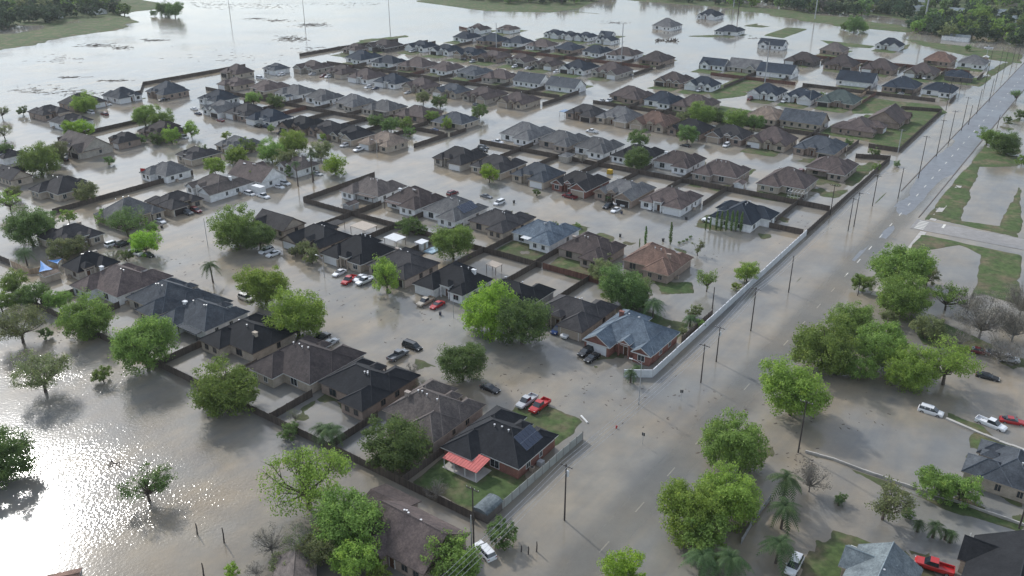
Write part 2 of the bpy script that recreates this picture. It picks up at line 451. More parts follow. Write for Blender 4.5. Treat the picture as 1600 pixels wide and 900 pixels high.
TREES = '''
225 538 50 G f | large round dark green tree touching the field fence, left
350 600 53 G f | broad green tree on the field fence, right of the round one
462 488 46 B f | bright green street tree in front of the dark-roofed house
412 445 40 B f | bright green tree behind the other bright one, by the cream car
132 490 40 G f 1.1 | tall green tree at the fence left of the round tree
28 505 40 O o | thin olive tree standing in water at the left edge
63 580 44 O o | low spreading sparse tree alone in the brown field, upper left
228 757 42 D o .9 | small umbrella-shaped tree alone in the brown field
-2 712 50 D f | dark tree cut by the left edge beside the glittering water
159 584 17 G f | low green shrub floating left of the round tree
618 686 52 D f | dark rounded tree in the yard behind the big grey-brown roof
478 745 66 B o 1.05 | tall airy bright green tree left of the bottom fence
545 815 58 G f | wide green tree touching the bottom brown roof
556 872 42 B f 1.1 | bright yellow-green tree at the bottom edge, centre left
480 845 38 D b | bare grey tree tangled between the bottom green trees
423 845 30 N b | pale leafless bush in the water at the bottom left
452 673 18 D f | dark round shrub at the field fence corner
460 648 13 O b | small bare shrub behind the dark round one at the fence
723 566 38 D f | dark rounded tree alone in the street above the grey-brown roof
768 484 48 Y f | vivid yellow-green street tree, left of the joined pair
815 502 44 D f | dark green street tree, right of the joined pair
603 428 25 B f 1.5 | small bright green tree standing in the street, centre left
368 354 38 G f | larger dark green tree of the pair in the street, left of centre
404 368 27 D f | smaller darker tree of the pair in the street, left of centre
523 256 20 Y f | small round vivid green tree right of the gabled house
457 221 23 B f | bright rounded tree behind the palms, upper left centre
423 232 22 G f | green tree left of the bright rounded one behind the palms
500 233 18 O f | olive tree right of the bright rounded one behind the palms
445 250 18 O f | pale olive tree before the gabled roof with palms
370 240 18 B f | bright green tree left of the olive ones, upper left
267 210 14 B f 1.2 | small bright tree in front of the chimney house, left of two
298 203 12 B f 1.3 | small bright tree in front of the chimney house, right of two
245 215 12 D f | dark low tree beside the two small bright ones
225 180 19 G f | green tree behind the dark fence, left of the double crown
250 182 20 G f | green tree behind the dark fence, right of the double crown
112 198 15 Y f | vivid green tree below the upper left roofs, left of two
132 201 15 Y f | vivid green tree below the upper left roofs, right of two
131 158 19 B f | yellow-green tree in front of the farthest left dark roof
35 172 9 D f | small dark tree alone at the far left waterline
60 248 30 G f | broad green tree before the dormer house, left
85 238 20 O f | olive tree touching the dormer house porch
133 298 19 O f 1.1 | pale green round tree at the end of the dark fence
12 312 22 B o | airy green tree at the left edge, upper part
45 352 36 D f | wide dark tree left of the charcoal roof, far left
72 345 20 D f | dark tree joined to the wide one, far left
196 345 30 D o | dark spreading tree before the grey hip-roofed house, left
225 377 24 Y f 1.1 | vivid green tree above the white pickup, left
94 388 22 O f | silver-green tree between the two dark roofs, far left
120 384 16 O f | silver-green tree right part between the two dark roofs
106 336 13 B f | small bright tree behind the charcoal roof, far left
236 355 12 G f | small green tree by the white car, far left
172 400 19 O b | rounded leafless tree in front of the black roof, left
196 398 12 D f | dark shrub-like tree beside the leafless one, left
50 460 27 D f | dark tree by the flooded yard fence, left
0 470 22 G f | green tree at the left edge, middle height
5 205 14 O o | thin tree at the left edge near the big bright pool
2 235 18 D f | dark tree at the left edge above the charcoal roof
2 175 12 O o | pale thin tree at the upper left edge
335 258 18 B f | light green round tree between the white houses, left
362 244 13 G f | green tree above the light round one, left
392 274 13 B f | small green tree beside the long brown roof
411 280 10 O f | pale bush tree beside the long brown roof
353 211 8 B f | small light tree below the upper left street
395 152 13 G f | green tree between brown roofs, upper left, left one
430 157 14 D f | dark green tree between brown roofs, upper left, right one
423 200 6 G f 1.3 | small street tree beside the white house, upper left
505 214 6 B f 1.5 | small narrow bright tree in front of the brick house
610 194 16 D f | dark tree behind the tan roof, left of two
588 190 13 D f | darker tree left behind the tan roof
633 192 12 G f | green tree behind the tan roof, right of the dark one
765 272 15 Y f 1.1 | small bright tree in front of the charcoal fourth-row house
749 173 13 D f 1.2 | dark round tree in the street right of the slate roof
675 181 12 G f | round green tree left of the slate roof, nearer
661 152 12 O f | pale grey-green tree in the upper street, left of two
687 157 13 D f | dark green tree in the upper street, right of two
698 192 9 B f 1.5 | slim light green tree below the slate roof
638 352 18 D f | dark tree in the yard behind the tan patio roof
657 356 13 D f | smaller dark tree right of that yard tree
708 378 33 G f | green yard tree behind the black-roofed white house
475 388 14 O f 1.3 | olive street tree before the black-roofed houses, left
487 398 14 O f 1.3 | olive street tree before the black-roofed houses, right
461 392 11 O f | small olive bush before the black-roofed houses
910 246 10 N b 1.3 | grey leafless tree behind the fifth-row white house
998 215 17 D f | dark green tree at the street before the black roof, centre right
996 247 21 D f | dark yard tree beside the black fifth-row roof
1075 208 18 D f | dark round tree before the black sixth-row roof
1097 177 22 G f | green tree in the thicket behind the sixth row, left
1123 180 14 D f | dark tree in the thicket behind the sixth row, second
1150 186 19 G f | green tree in the thicket behind the sixth row, third
1180 190 16 D f | dark tree in the thicket behind the sixth row, right
1065 182 10 O f | small olive tree at the left end of that thicket
930 238 6 D f 1.4 | small dark tree in a fifth-row back yard
1091 387 13 O o 1.2 | thin brownish tree right of the orange roof
1106 436 19 G o 1.3 | narrow green tree below the open flooded corner
1168 423 20 B f | bright green tree beside the white wall
1151 447 8 B f | small shrub beside the white wall below the bright tree
975 447 38 D f | broad dark tree above the blue-roofed brick house
955 452 22 G f | green tree at the left of the broad dark one
1000 452 20 O f | olive tree joined to the right of the broad dark one
1086 486 14 O f | dull bushy tree inside the white wall
1068 518 9 O f | dry shrub at the blue-roofed house corner by the wall
930 312 0 D f | x
1147 691 52 G f 1.05 | dark green tree right of the road, lower centre
1080 795 52 B f 1.1 | huge bright green tree by the road, left half
1138 775 52 B f 1.1 | huge bright green tree by the road, right half
1100 840 40 G f | green tree below the huge bright ones
1241 608 52 B f 1.05 | round green tree overhanging the road by the pole, right
1290 535 52 G f 1.05 | large green tree of the roadside group, left
1330 500 34 G f | upper green tree of the roadside group, left
1378 540 42 G f | green tree in the middle of the roadside group
1410 415 46 G f | tall green tree at the top of the roadside group
1415 462 40 G f | green tree below the tallest one of the roadside group
1482 463 28 G o | airy green tree right of the roadside group
1425 575 40 B f | light green tree of the group above the flooded yard, left
1482 565 48 B o | light green tree of the group above the flooded yard, right
1538 495 44 N b | grey leafless tree at the right edge, larger
1588 505 38 N b | grey leafless tree at the right edge, smaller
1565 545 30 N b | low grey leafless tree at the right edge above the dark cars
1388 495 16 O f | silver bush under the roadside trees
1462 755 31 G f | green bush tree left of the slate-roofed house
1502 762 32 G f | dark green bush tree touching the slate-roofed house
1385 783 42 O o | big olive half-bare tree above the small palms
1268 745 30 N b 1.1 | grey leafless tree beside the drooping palm, right of road
1315 778 10 D f | small dark shrub standing in water, lower right
1418 800 12 D f | dark shrub right of the half-bare olive tree
975 890 36 Y f | bright green tree at the bottom edge in the road
785 832 26 D f | dark bushy tree at the pale fence end
706 872 46 G f | green tree before the bottom brown roof, by the white car
680 765 20 N b | pale thorny bush in the shaded corner of the awning yard
362 890 13 Y f | small yellow-green bush at the bottom edge, left
398 890 16 N b | grey leafless branches over the bottom debris
645 577 14 N b | thin leafless tree beside the dark van
658 602 13 O b | small bare tree above the grey-brown roof
1545 212 17 G f | green tree beside the far road, left of the pair
1572 222 22 D f | dark tree beside the far road, right of the pair
1590 148 11 D o | dark tree on the right edge near the top
1596 178 10 D f | dark low tree on the right edge above the pair
1575 186 7 D f | small dark bush left of the right edge trees
1598 250 10 G f | green bush at the right edge below the pair
1336 37 15 D f | dark tree alone in the far top right field
1350 42 8 G f | smaller tree beside the dark one in the far field
1320 40 8 D f | small dark tree left of the far field tree
1402 255 6 D f | small green bush on the road fence corner
1366 238 9 D f | small dark tree outside the corner fence, right
1326 222 8 D f | small dark tree beside the slate-roofed house, right
1370 260 7 G f | small green bush inside the corner fence, right
256 13 13 D f | dark tree on the far top left spit, left part
272 14 14 D f | dark tree on the far top left spit, right part
240 20 6 D f | small dark tree beside the far top left spit
1512 74 6 D f | small dark tree standing in water before the thicket
1285 147 5 G f | tiny tree at the green-grey roof corner
1600 470 34 N b | grey leafless tree cut by the right edge, upper
1515 470 26 N b | grey leafless tree behind the airy green one, right
1500 530 22 N b | low grey scrub tree right of the group, lower
1450 510 26 O f | olive scrub tree inside the roadside group
1345 575 26 G f | low green tree at the foot of the roadside group
1310 560 26 D f | dark low tree under the roadside group, left
1350 440 18 G f | small green tree at the top left of the roadside group
1450 430 18 O f | olive tree right of the tallest roadside tree
500 860 34 O f | olive tree tangled at the bottom left of centre
440 880 22 O o | thin olive bush at the bottom, left of the shed
520 800 26 G f | green tree between the airy tree and the bottom roof
590 890 22 B f | bright bush at the bottom edge beside the brown roof
92 470 20 G f | green tree behind the tall one at the fence, far left
20 440 24 G f | green tree at the left edge above the fence
70 520 12 D f | low dark bush at the foot of the tall fence tree
160 338 14 G f | green tree left of the grey hip-roofed house
20 300 14 O f | olive tree at the far left behind the airy one
170 250 9 D f | dark shrub tree at the dormer house garage
220 216 9 D f | dark shrub tree right of the charcoal brick house
318 232 8 D f | small dark round tree in the bend of the upper left street
385 226 14 G f | green tree under the grey hip roof, upper left
455 265 12 D f | dark low tree before the gabled palm house
640 205 10 D f | small dark yard tree behind the tan roof, right
540 200 7 D f | small dark tree between the black and brick roofs
838 300 7 D f | small round bush before the slate fourth-row roof
868 352 7 D f | small bush behind the blue-grey roofed white house
903 352 6 G f | thin young tree right of the blue-grey roofed house
940 420 22 O f | olive thicket left of the orange-roofed house
945 400 14 O o | thin scrub above the olive thicket
990 470 22 D f | dark tree between the palm and the orange roof
1095 505 9 G f | small green bush inside the wall below the palm
1205 148 5 D f | small dark bush at the eighth row
'''
TREES = '\n'.join(l for l in TREES.strip().splitlines() if not l.endswith('| x'))
PALMS = [(333, 441, 5.5, 2.9, 'lone palm with drooping fronds standing in the street, left'), (466, 291, 9, 2.0, 'tall thin palm before the gabled roof, left of two'), (489, 285, 11, 2.2, 'tall thin palm before the gabled roof, right of two'),
 (490, 282, 3, 1.2, 'tiny palm at the foot of the tall thin ones'), (43, 415, 4.5, 3.2, 'broad palm beside the blue shade sails, far left'), (520, 702, 3.6, 3.0, 'pale shaggy palm behind the bottom fence, right of two'), (505, 690, 3.2, 2.6, 'pale shaggy palm behind the bottom fence, left of two'),
 (1020, 497, 4.2, 3.8, 'large dark palm above the blue-roofed brick house'), (985, 598, 2.6, 1.9, 'small palm in front of the blue-roofed brick house'), (995, 583, 1.6, 1.9, 'low brownish palm at the brick house corner'),
 (1078, 510, 2.5, 2.4, 'dark palm beside the white wall'), (1221, 795, 6.5, 3.4, 'tall palm right of the road, uppermost of three in line'), (1220, 826, 4, 3.0, 'mid palm right of the road, second of three in line'), (1212, 880, 4.2, 3.4, 'palm beside the white car at the bottom right'),
 (1093, 900, 4.5, 3.4, 'palm under the huge green tree, left at bottom'), (1140, 905, 3.5, 3.6, 'palm under the huge green tree, right at bottom'),
 (1433, 831, 1.9, 1.3, 'small palm, first from left of the lower right clump'), (1457, 840, 2.8, 1.9, 'largest palm of the lower right clump'), (1476, 843, 2.5, 1.6, 'palm third from left of the lower right clump'), (1484, 848, 2.2, 1.4, 'small palm, rightmost of the lower right clump'), (950, 316, 1.6, 1.4, 'small palm in the flooded yard beside the black car'), (1310, 790, 1.2, 1.0, 'tiny palm shoot in the water lower right')]
CARS = '''
167 163 sedan white N | white car in the water right of the far upper left dark roof
163 177 suv darkred W | dark maroon SUV in the upper left street
141 174 van white W | white van beside the upper left dark roof
256 155 pickup black S | black pickup in front of the slate-roofed house upper left
303 169 sedan white W | white car at the street bend, upper left, upper of two
309 176 sedan navy W | dark blue car at the street bend, upper left, lower of two
287 213 suv white E | white SUV below the small bright trees, upper left
100 248 suv black W | black SUV under the broad green tree, dormer house
98 243 suv white W | white SUV under the broad green tree, dormer house
344 187 sedan darkred W | half-sunk dark red car in the upper left street
403 196 suv black W | black SUV in front of the white house, upper left
416 197 suv navy W | dark blue SUV beside the black one, upper left
440 208 pickup black W | black pickup above the bright rounded tree
473 208 suv black S | black SUV at the white garage above the bright tree
539 226 suv white S | white SUV below the black gabled house with blue roof panel
561 233 pickup white S | white pickup before the tan hip-roofed house
496 270 sedan silver E | silver car beside the round vivid green tree
406 121 van white E | white van behind the brown hip roofs, upper left
428 113 sedan white S | white car at the slate-roofed white house, left of two
439 116 suv white S | white SUV at the slate-roofed white house, right of two
488 115 suv silver S | silver SUV before the third row brown house, upper left
505 118 suv darkred S | dark red SUV between two pale cars, upper left
513 119 suv white S | white SUV right of the dark red one, upper left
575 135 suv white S | white SUV in the street of the third row, upper left
586 137 sedan navy S | dark blue car right of the white SUV, third row
637 144 sedan silver S | silver car in the third row street, right
724 93 sedan black W | black car on the driveway of the fifth row, upper left
738 96 suv silver S | silver SUV on the driveway of the fifth row
804 104 suv white S | white SUV on the driveway, fifth row, middle
824 105 sedan white S | white car beside the black SUV, fifth row
830 107 suv black S | black SUV on the driveway, fifth row
869 111 suv white S | white SUV before the white gabled house, fifth row
636 76 pickup white W | white pickup at the far end of the fifth row street
644 80 van white S | white van at the far end of the fifth row street
745 163 sedan grey E | grey car in the water below the third row, right
678 202 sedan blue W | half-sunk blue car by the fence corner, upper centre
777 221 pickup white E | white pickup behind the fourth-row left house
755 229 suv black E | black SUV between the fourth-row left roofs
752 233 pickup black E | black pickup by the fence between the fourth-row left roofs
925 204 pickup white W | white pickup in the street behind the fifth row
952 157 suv white S | white SUV at the left end of the sixth row
940 156 sedan silver S | silver car at the left end of the sixth row
826 222 sedan navy E | dark blue car in the fifth-row back yard
970 194 suv white S | white SUV before the grey sixth-row house
1071 226 sedan black W | half-sunk black car below the dark round tree
1135 226 suv white S | white SUV at the white garage of the dormer-vent house
1172 226 pickup black S | black pickup before the brown sixth-row house
1183 226 suv grey S | grey SUV beside the black pickup, sixth row
1252 266 suv darkred N | dark maroon SUV behind the screened porch house
1092 141 suv white S | white SUV on the driveway of the eighth-row white house
1225 158 suv white S | white SUV on the pale driveway, eighth row
1172 154 suv darkred S | dark maroon SUV at the left of the eighth-row white houses
983 116 sedan grey E | grey car at the edge of the fifth row lawn
1320 108 suv white S | white SUV before the dark far right house
1445 122 suv white S | white SUV on the driveway of the far right brown house
1434 121 suv black S | black SUV beside the white one, far right
1283 178 suv black S | dark SUV before the green-grey roofed house
176 380 suv white N | white SUV at the charcoal roof left of the pickup
192 380 suv black N | black SUV right of the white one, left side
213 393 pickup white E | white pickup under the vivid green tree, left
232 396 sedan black E | black car under the vivid green tree, left
250 344 sedan white E | white car at the white garage, far left street
292 331 suv grey E | grey SUV in front of the charcoal-roofed house, left
306 328 suv darkred E | dark red SUV beside the grey one, left
390 301 suv white E | white SUV before the box trailer, left of two
411 305 pickup white E | white pickup before the box trailer, right of two
436 290 sedan white E | white car beside the long brown roof, nearer
445 285 suv white E | white SUV beside the long brown roof, farther
416 390 suv white S | white SUV in the street under the dark tree pair, left
427 396 sedan white S | white sedan in the street under the dark tree pair, right
530 425 sedan white S | white sedan in front of the black-roofed house, left of the red pickup
545 436 pickup red 250 | red pickup in the flooded street, centre left
562 433 sedan white S | white sedan just right of the red pickup
570 438 pickup white S | white pickup with dark bed right of the red pickup
707 300 suv darkred N | dark red SUV showing above the grey roof with panels
760 305 sedan grey E | grey car behind the solar-panel roof
780 315 suv white S | white SUV beyond the charcoal third-row roof
890 306 pickup darkred W | dark red pickup before the red brick fourth-row garage
950 321 suv black S | black SUV left of the white cars, fourth row
965 315 suv white S | white SUV at the grey gabled house, farthest of three
977 318 suv silver S | silver SUV at the grey gabled house, right
962 327 sedan white S | white car at the grey gabled house, nearest of three
1019 323 suv white S | white SUV at the brown fourth-row house
1110 345 pickup white W | white pickup behind the cypress row
384 464 suv cream E | cream SUV partly hidden by the bright green tree
500 526 pickup black N | black pickup beyond the dark brown bottom-row roof
516 534 sedan silver N | silver car beyond the dark brown bottom-row roof
665 470 pickup tan S | tan pickup beside the red car, street centre
683 475 sedan red S | red car on the driveway, street centre
644 539 van black E | black van in the flooded street above the bottom row
622 554 pickup grey N | grey pickup beside the black van
872 514 suv blue S | dark blue SUV before the charcoal roof near the joined trees
890 519 pickup white S | white pickup right of the dark blue SUV
916 549 suv black 225 | black SUV at the white garage of the brick house, farther
925 558 sedan black 225 | black sedan in front of the brick house garage, nearer
766 605 sedan black E | black car right of the big grey-brown roof
823 627 pickup silver S | silver pickup beside the bright red pickup
843 634 pickup red 232 | bright red pickup at the corner lawn
1455 640 suv white -36 | white SUV in the flooded yard at the right
1549 660 pickup white -48 | white pickup beyond the slate roof at the right edge
1583 655 sedan red -20 | red car at the right edge beside the white pickup
1544 586 sedan black -30 | dark abandoned car below the leafless trees
1575 560 suv silver -25 | silver SUV under the leafless trees, right edge
1530 548 sedan darkred -20 | rusty red car under the leafless trees
1556 552 sedan grey -30 | dull grey car under the leafless trees
1241 882 suv white 235 | white SUV at the bottom right driving lane
1460 884 pickup red 150 | red pickup at the black corner roof, bottom right
757 858 suv white 125 | white SUV at the bottom beside the brown roof
1545 74 pickup white W | white pickup at the far right thicket edge
'''
POLES = [(882, 813, 11.5, dict(transformer=True), 'nearest dark utility pole with white transformer in the flooded road'),
 (741, 882, 15, dict(arm=1, m='pole'), 'tall dark utility pole in the awning yard, bottom'), (737.5, 880, 9.5, dict(arm=0, m='pole_grey', r=.13), 'pale service pole beside the tall dark one'),
 (998, 632, 10, dict(arm=0, lamp='L', m='pole_grey', r=.12, name='street_lamp', cat='street lamp'), 'grey street lamp at the end of the white wall'),
 (1095, 598, 9.5, {}, 'utility pole beside the white wall, nearer of the close pair'), (1119, 565, 9, dict(transformer=True), 'utility pole with transformer, farther of the close pair'),
 (1113, 482, 6, dict(arm=0), 'short dark pole inside the white wall'), (1173, 517, 11.5, dict(arm=1), 'dark utility pole with long crossarm by the middle road'),
 (1232, 457, 10.5, dict(arm=0), 'plain dark pole beside the road island'), (1297, 336, 10.5, dict(arm=1), 'pole at the dark fence end, right'),
 (1325, 361, 11, dict(arm=1), 'first dark pole left of the crossing road'), (1334, 354, 11.5, dict(arm=1, transformer=True, lamp='R'), 'dark pole with lamp arm left of the crossing road'),
 (1363, 322, 11, {}, 'pole beside the green verge patch'), (1403, 310, 11, dict(arm=0), 'pole at the road kerb, second nearest'), (1435, 278, 16, dict(arm=1), 'tall pole at the kerb beyond the corner fence'),
 (1463, 244, 15, dict(arm=1), 'tall pole fourth along the far kerb'), (1482, 224, 14, dict(arm=1, lamp='R'), 'tall pole with lamp fifth along the far kerb'), (1502, 204, 15, dict(arm=1), 'tall pole sixth along the far kerb'),
 (1513, 195, 9, dict(arm=0, lamp='L'), 'lamp pole between the tall kerb poles'), (1403, 238, 9.5, dict(arm=1, m='pole_grey', r=.2), 'pale thick pole at the fence corner of the gabled brick houses'),
 (1478, 172, 14, dict(arm=1), 'pole at the tip of the corner lawn'), (1500, 140, 7.5, dict(arm=0), 'short pole before the navy-roofed far house, left'), (1510, 133, 7, dict(arm=0), 'short pole before the navy-roofed far house, right'),
 (1538, 138, 20, dict(arm=1), 'tall pole beside the far service road, nearest'), (1556, 128, 19, dict(arm=1), 'tall pole beside the far service road, second'), (1541, 90, 8, dict(arm=0, m='pole_grey'), 'pale pole beside the far timber shelter'),
 (1568, 112, 14, dict(arm=1), 'pole beside the far service road, third'), (1580, 106, 14, dict(arm=1), 'pole beside the far service road, fourth'), (1590, 96, 13, dict(arm=1), 'pole beside the far service road, farthest'), (1526, 178, 12, dict(arm=0), 'thin pole on the far kerb by the mud strip'), (1545, 160, 12, dict(arm=0), 'thin pole farther on the far kerb'),
 (1247, 707, 11.5, dict(arm=1), 'dark utility pole right of the road at the low wall'), (1340, 462, 3, dict(arm=0, r=.12), 'short stake at the roadside trees'), (1558, 200, 6, dict(arm=0), 'pole right of the far road beside the tree pair'),
 (1592, 826, 11, dict(arm=0), 'dark pole at the lower right edge'), (361, 35, 28, dict(arm=1, r=.2), 'tall far transmission pole in open flood, leftmost'), (477, 45, 28, dict(arm=1, r=.2), 'tall far transmission pole in open flood, second'), (610, 55, 26, dict(arm=1, r=.2), 'tall far transmission pole at the estate corner'),
 (775.5, 76, 17, dict(arm=0, m='pole_grey', r=.3, lamp='L', name='street_lamp', cat='street lamp'), 'pale tall lamp among the fifth row roofs, upper left'), (970.5, 102, 25, dict(arm=0, m='pole_grey', r=.35), 'tall pale steel pole left of the brown roof, top'),
 (1195, 128, 22, dict(arm=0, m='pole_grey', r=.35, lamp='L', name='street_lamp', cat='street lamp'), 'tall pale lamp between the top right rows'), (1146, 12, 24, dict(arm=0, m='pole_grey', r=.5), 'pale steel pole at the far bank, top'), (1153, 26, 26, dict(arm=1, r=.4), 'dark far pole standing in water, top'), (1273, 30, 34, dict(arm=0, m='pole_grey', r=.5), 'pale steel pole on the far green bank'),
 (1443, 42, 36, dict(arm=0, m='pole_grey', r=.7), 'tallest pale steel pole at the top right'), (589.5, 246, 7, dict(arm=0, m='pole_grey', r=.1, lamp='L', name='street_lamp', cat='street lamp'), 'thin street lamp right of the tan hip roof'), (507, 433, 6, dict(arm=0, m='pole_grey', r=.1, lamp='L', name='street_lamp', cat='street lamp'), 'thin street lamp beside the small olive trees'),
 (325, 385, 9, dict(arm=0, m='pole_grey', r=.1, name='street_lamp', cat='street lamp'), 'thin grey lamp pole in the left street'), (687, 137, 6, dict(arm=0, m='pole_grey', r=.12), 'thin lamp post in the upper street'), (514, 131, 7, dict(arm=0, m='pole_grey', r=.12), 'thin lamp post in the third row street'), (1264, 167, 8, dict(arm=0, m='pole_grey', r=.14, lamp='L', name='street_lamp', cat='street lamp'), 'thin lamp post before the eighth-row white houses'), (709, 497, 6, dict(arm=0, m='pole_grey', r=.08), 'thin post left of the vivid yellow-green tree')]
# ---------------------------------------------------------------- survey of the houses
ROWS = {'R1': (109, 'bottom row beside the flooded field'), 'R2': (162, 'second row from the bottom'), 'R3': (205, 'third row from the bottom'),
 'R4': (254, 'fourth row up, right of centre'), 'R5': (299, 'fifth row up, right of centre'), 'R6': (350, 'sixth row up, right of centre'),
 'R7': (394, 'seventh row up, right of centre'), 'R8': (443, 'eighth row up, right of centre'), 'L5': (255, 'nearest row of upper left block'),
 'L6': (300, 'second row of upper left block'), 'L7': (351, 'third row of upper left block'), 'L8': (396, 'fourth row of upper left block'),
 'L9': (446, 'fifth row of upper left block'), 'L10': (501, 'sixth row of upper left block'), 'L11': (550, 'top row of upper left block'),
 'T9': (502, 'nearest row of top right block'), 'T10': (549, 'middle row of top right block'), 'T11': (599, 'far row of top right block'),
 'T12': (None, 'lone houses in open water at the top'), 'W1': (None, 'far left houses'), 'B1': (None, 'bottom and right edge')}
COLS = [80, 98, 116, 134, 152, 170, 188, 206, 246, 268, 289, 310, 331, 352, 373, 397]
ORD = ['', '1st', '2nd', '3rd', '4th', '5th', '6th', '7th', '8th', '9th', '10th', '11th']
RC = dict(brown='brown', darkbrown='dark brown', dark='charcoal', black='black', slate='slate grey', blue='blue grey', navy='navy', grey='grey', taupe='grey-brown', tan='tan', orange='orange-tan', metal='pale metal', green='green-grey')
WC = dict(white='white', tan='tan', taupe='taupe', stone='pale stone', brick='brown brick', redbrick='red brick', grey='grey', dark='dark', blue='blue')
HAND = {
 'R1.8': 'black-roofed red brick house with a red awning on a green corner lawn',
 'R1.7': 'big grey-brown hip-roofed house left of the house with the red awning',
 'R2.8': 'red brick house with a blue-grey roof and white garage at the white wall',
 'R3.7': 'orange-tan roofed brick house alone beside the open flooded corner',
 'R4.7': 'navy-roofed white house behind the row of thin cypress trees',
 'R5.7': 'brown-roofed tan house with a white screened porch on its back lawn',
 'R6.8': 'brown hip-roofed brick house beside the big green corner lawn, nearer of two',
 'R6.9': 'brown gabled brick house beside the big green corner lawn, farther of two',
 'T12.1': 'white gabled house with a navy roof, nearest of the four in open water',
 'T12.2': 'white navy-roofed house in open water beside the bare earth pad',
 'T12.3': 'white grey-roofed house in open water, leftmost of the four lone houses',
 'T12.4': 'white navy-roofed house in open water, farthest of the four lone houses',
 'W1.1': 'black-roofed house beside the blue shade sails at the left', 'W1.2': 'charcoal-roofed house above the one with blue shade sails',
 'W1.3': 'grey hip-roofed house with white garage behind the dark fence, far left', 'W1.4': 'charcoal-roofed house with two cars outside, right of the grey hip-roofed one',
 'W1.5': 'charcoal-roofed tan house with a columned back porch, far left', 'W1.6': 'dark gabled roof cut by the left edge, nearer of two',
 'W1.7': 'dark roof cut by the left edge, farther of two', 'W1.8': 'grey-brown gabled house with two dormers and white porch rail, far left',
 'W1.9': 'charcoal-roofed brick house with white garage right of the dormer house', 'W1.10': 'dark brown brick house with a chimney behind small green trees, upper left',
 'W1.11': 'charcoal hip-roofed house behind the white house with flag, left', 'W1.12': 'grey hip-roofed house left of the big bright trees, upper left',
 'W1.13': 'white house with pale grey roof standing beside the red flag', 'W1.14': 'white gabled house with grey-brown roof beside the parked white cars',
 'W1.15': 'long brown gabled house behind the palm trees, left of centre', 'W1.16': 'grey-brown gabled house beside the round bright green tree',
 'W1.17': 'charcoal hip roof on a white house, nearest of the upper left corner', 'W1.18': 'charcoal hip roof on a brick house at the upper left corner edge',
 'W1.19': 'charcoal hip roof behind the bright tree in the upper left corner', 'W1.20': 'white house with slate roof and dark garage, upper left corner',
 'W1.21': 'slate-roofed brick house inside a dark fence, upper left',
 'B1.1': 'long brown-roofed brick house at the bottom edge behind green trees', 'B1.2': 'slate-roofed tan house cut by the right edge',
 'B1.3': 'pale metal roof cut by the bottom edge, right of the white car', 'B1.4': 'black roof cut by the bottom right corner beside the red pickup'}
class House: pass
HS = []
_cur, _k = None, 0
for _l in HTXT.strip().splitlines():
    if _l[0] == '#': _cur = _l.split()[1]; _k = 0; continue
    p = _l.split(); _k += 1; h = House(); HS.append(h)
    x0, x1, y0, y1 = map(float, p[:4]); h.row, h.k, h.front, h.type, h.rc, h.wc = _cur, _k, p[4], p[5], p[6], p[7]
    h.g = float(p[8]); h.extra = p[9:]; h.id = '%s.%d' % (_cur, _k)
    px, py = (x0+x1)/2, (y0+y1)/2
    P0 = at(px, py, 3.0); Z = P0.y*CT+(HC-3)*ST; u = (px-800)/F
    k1 = abs(E1.x-u*E1.y*CT); k2 = abs(E2.x-u*E2.y*CT); span = (x1-x0)*Z/F
    hipish = h.type in ('hip', 'fgable')
    r = (1.15 if hipish else .72) if h.front in 'NS' else (1/1.15 if hipish else 1.4)
    B = span/(k2+k1*r); A = B*r; a, b = ab(P0)
    a0 = ROWS[_cur][0]
    if h.id in ('R6.8', 'R6.9', 'R5.8', 'L7.1', 'L7.2', 'L7.3', 'L9.1', 'L9.2', 'T11.2'): a0 = None
    if a0 is not None:
        a = a0*.65+a*.35 if abs(a-a0) < 12 else a
        c = min(COLS, key=lambda q: abs(q-b))
        if abs(c-b) < 5: b = c*.6+b*.4
        if h.front in 'NS' and hipish:
            A = min(max(A, 16.5), 20); B = min(max(B, 14.8), 17)
        if h.row == 'L11': A, B = min(A, 14), min(B, 13.)
    else:
        A = min(A, 19); B = min(B, 19)
    if h.id == 'B1.1': a, b, A, B = 78.3, 75.6, 12.5, 14
    if h.id != 'B1.1': A *= 1.07; B *= 1.07
    if h.id == 'R4.7': A *= 1.08; B *= 1.08
    h.a, h.b, h.A, h.B = a, b, A, B
for _ in range(30):                                      # neighbours keep a gap
    for i, h in enumerate(HS):
        for q in HS[i+1:]:
            oa = (h.A+q.A)/2+.4-abs(h.a-q.a); ob = (h.B+q.B)/2+.4-abs(h.b-q.b)
            if oa > 0 and ob > 0:
                if ob < oa:
                    s = .5*ob/2; sg = 1 if h.b > q.b else -1
                    h.b += sg*s*.6; q.b -= sg*s*.6; h.B -= s*.5; q.B -= s*.5
                else:
                    s = .5*oa/2; sg = 1 if h.a > q.a else -1
                    h.a += sg*s*.6; q.a -= sg*s*.6; h.A -= s*.5; q.A -= s*.5
_rc = {}
for h in HS: _rc[h.row] = max(_rc.get(h.row, 0), h.k)
for h in HS:
    if h.id in HAND: h.label = HAND[h.id]; continue
    h.label = '%s-roofed %s house, %s from left, %s' % (RC[h.rc], WC[h.wc], ORD[h.k], ROWS[h.row][1])

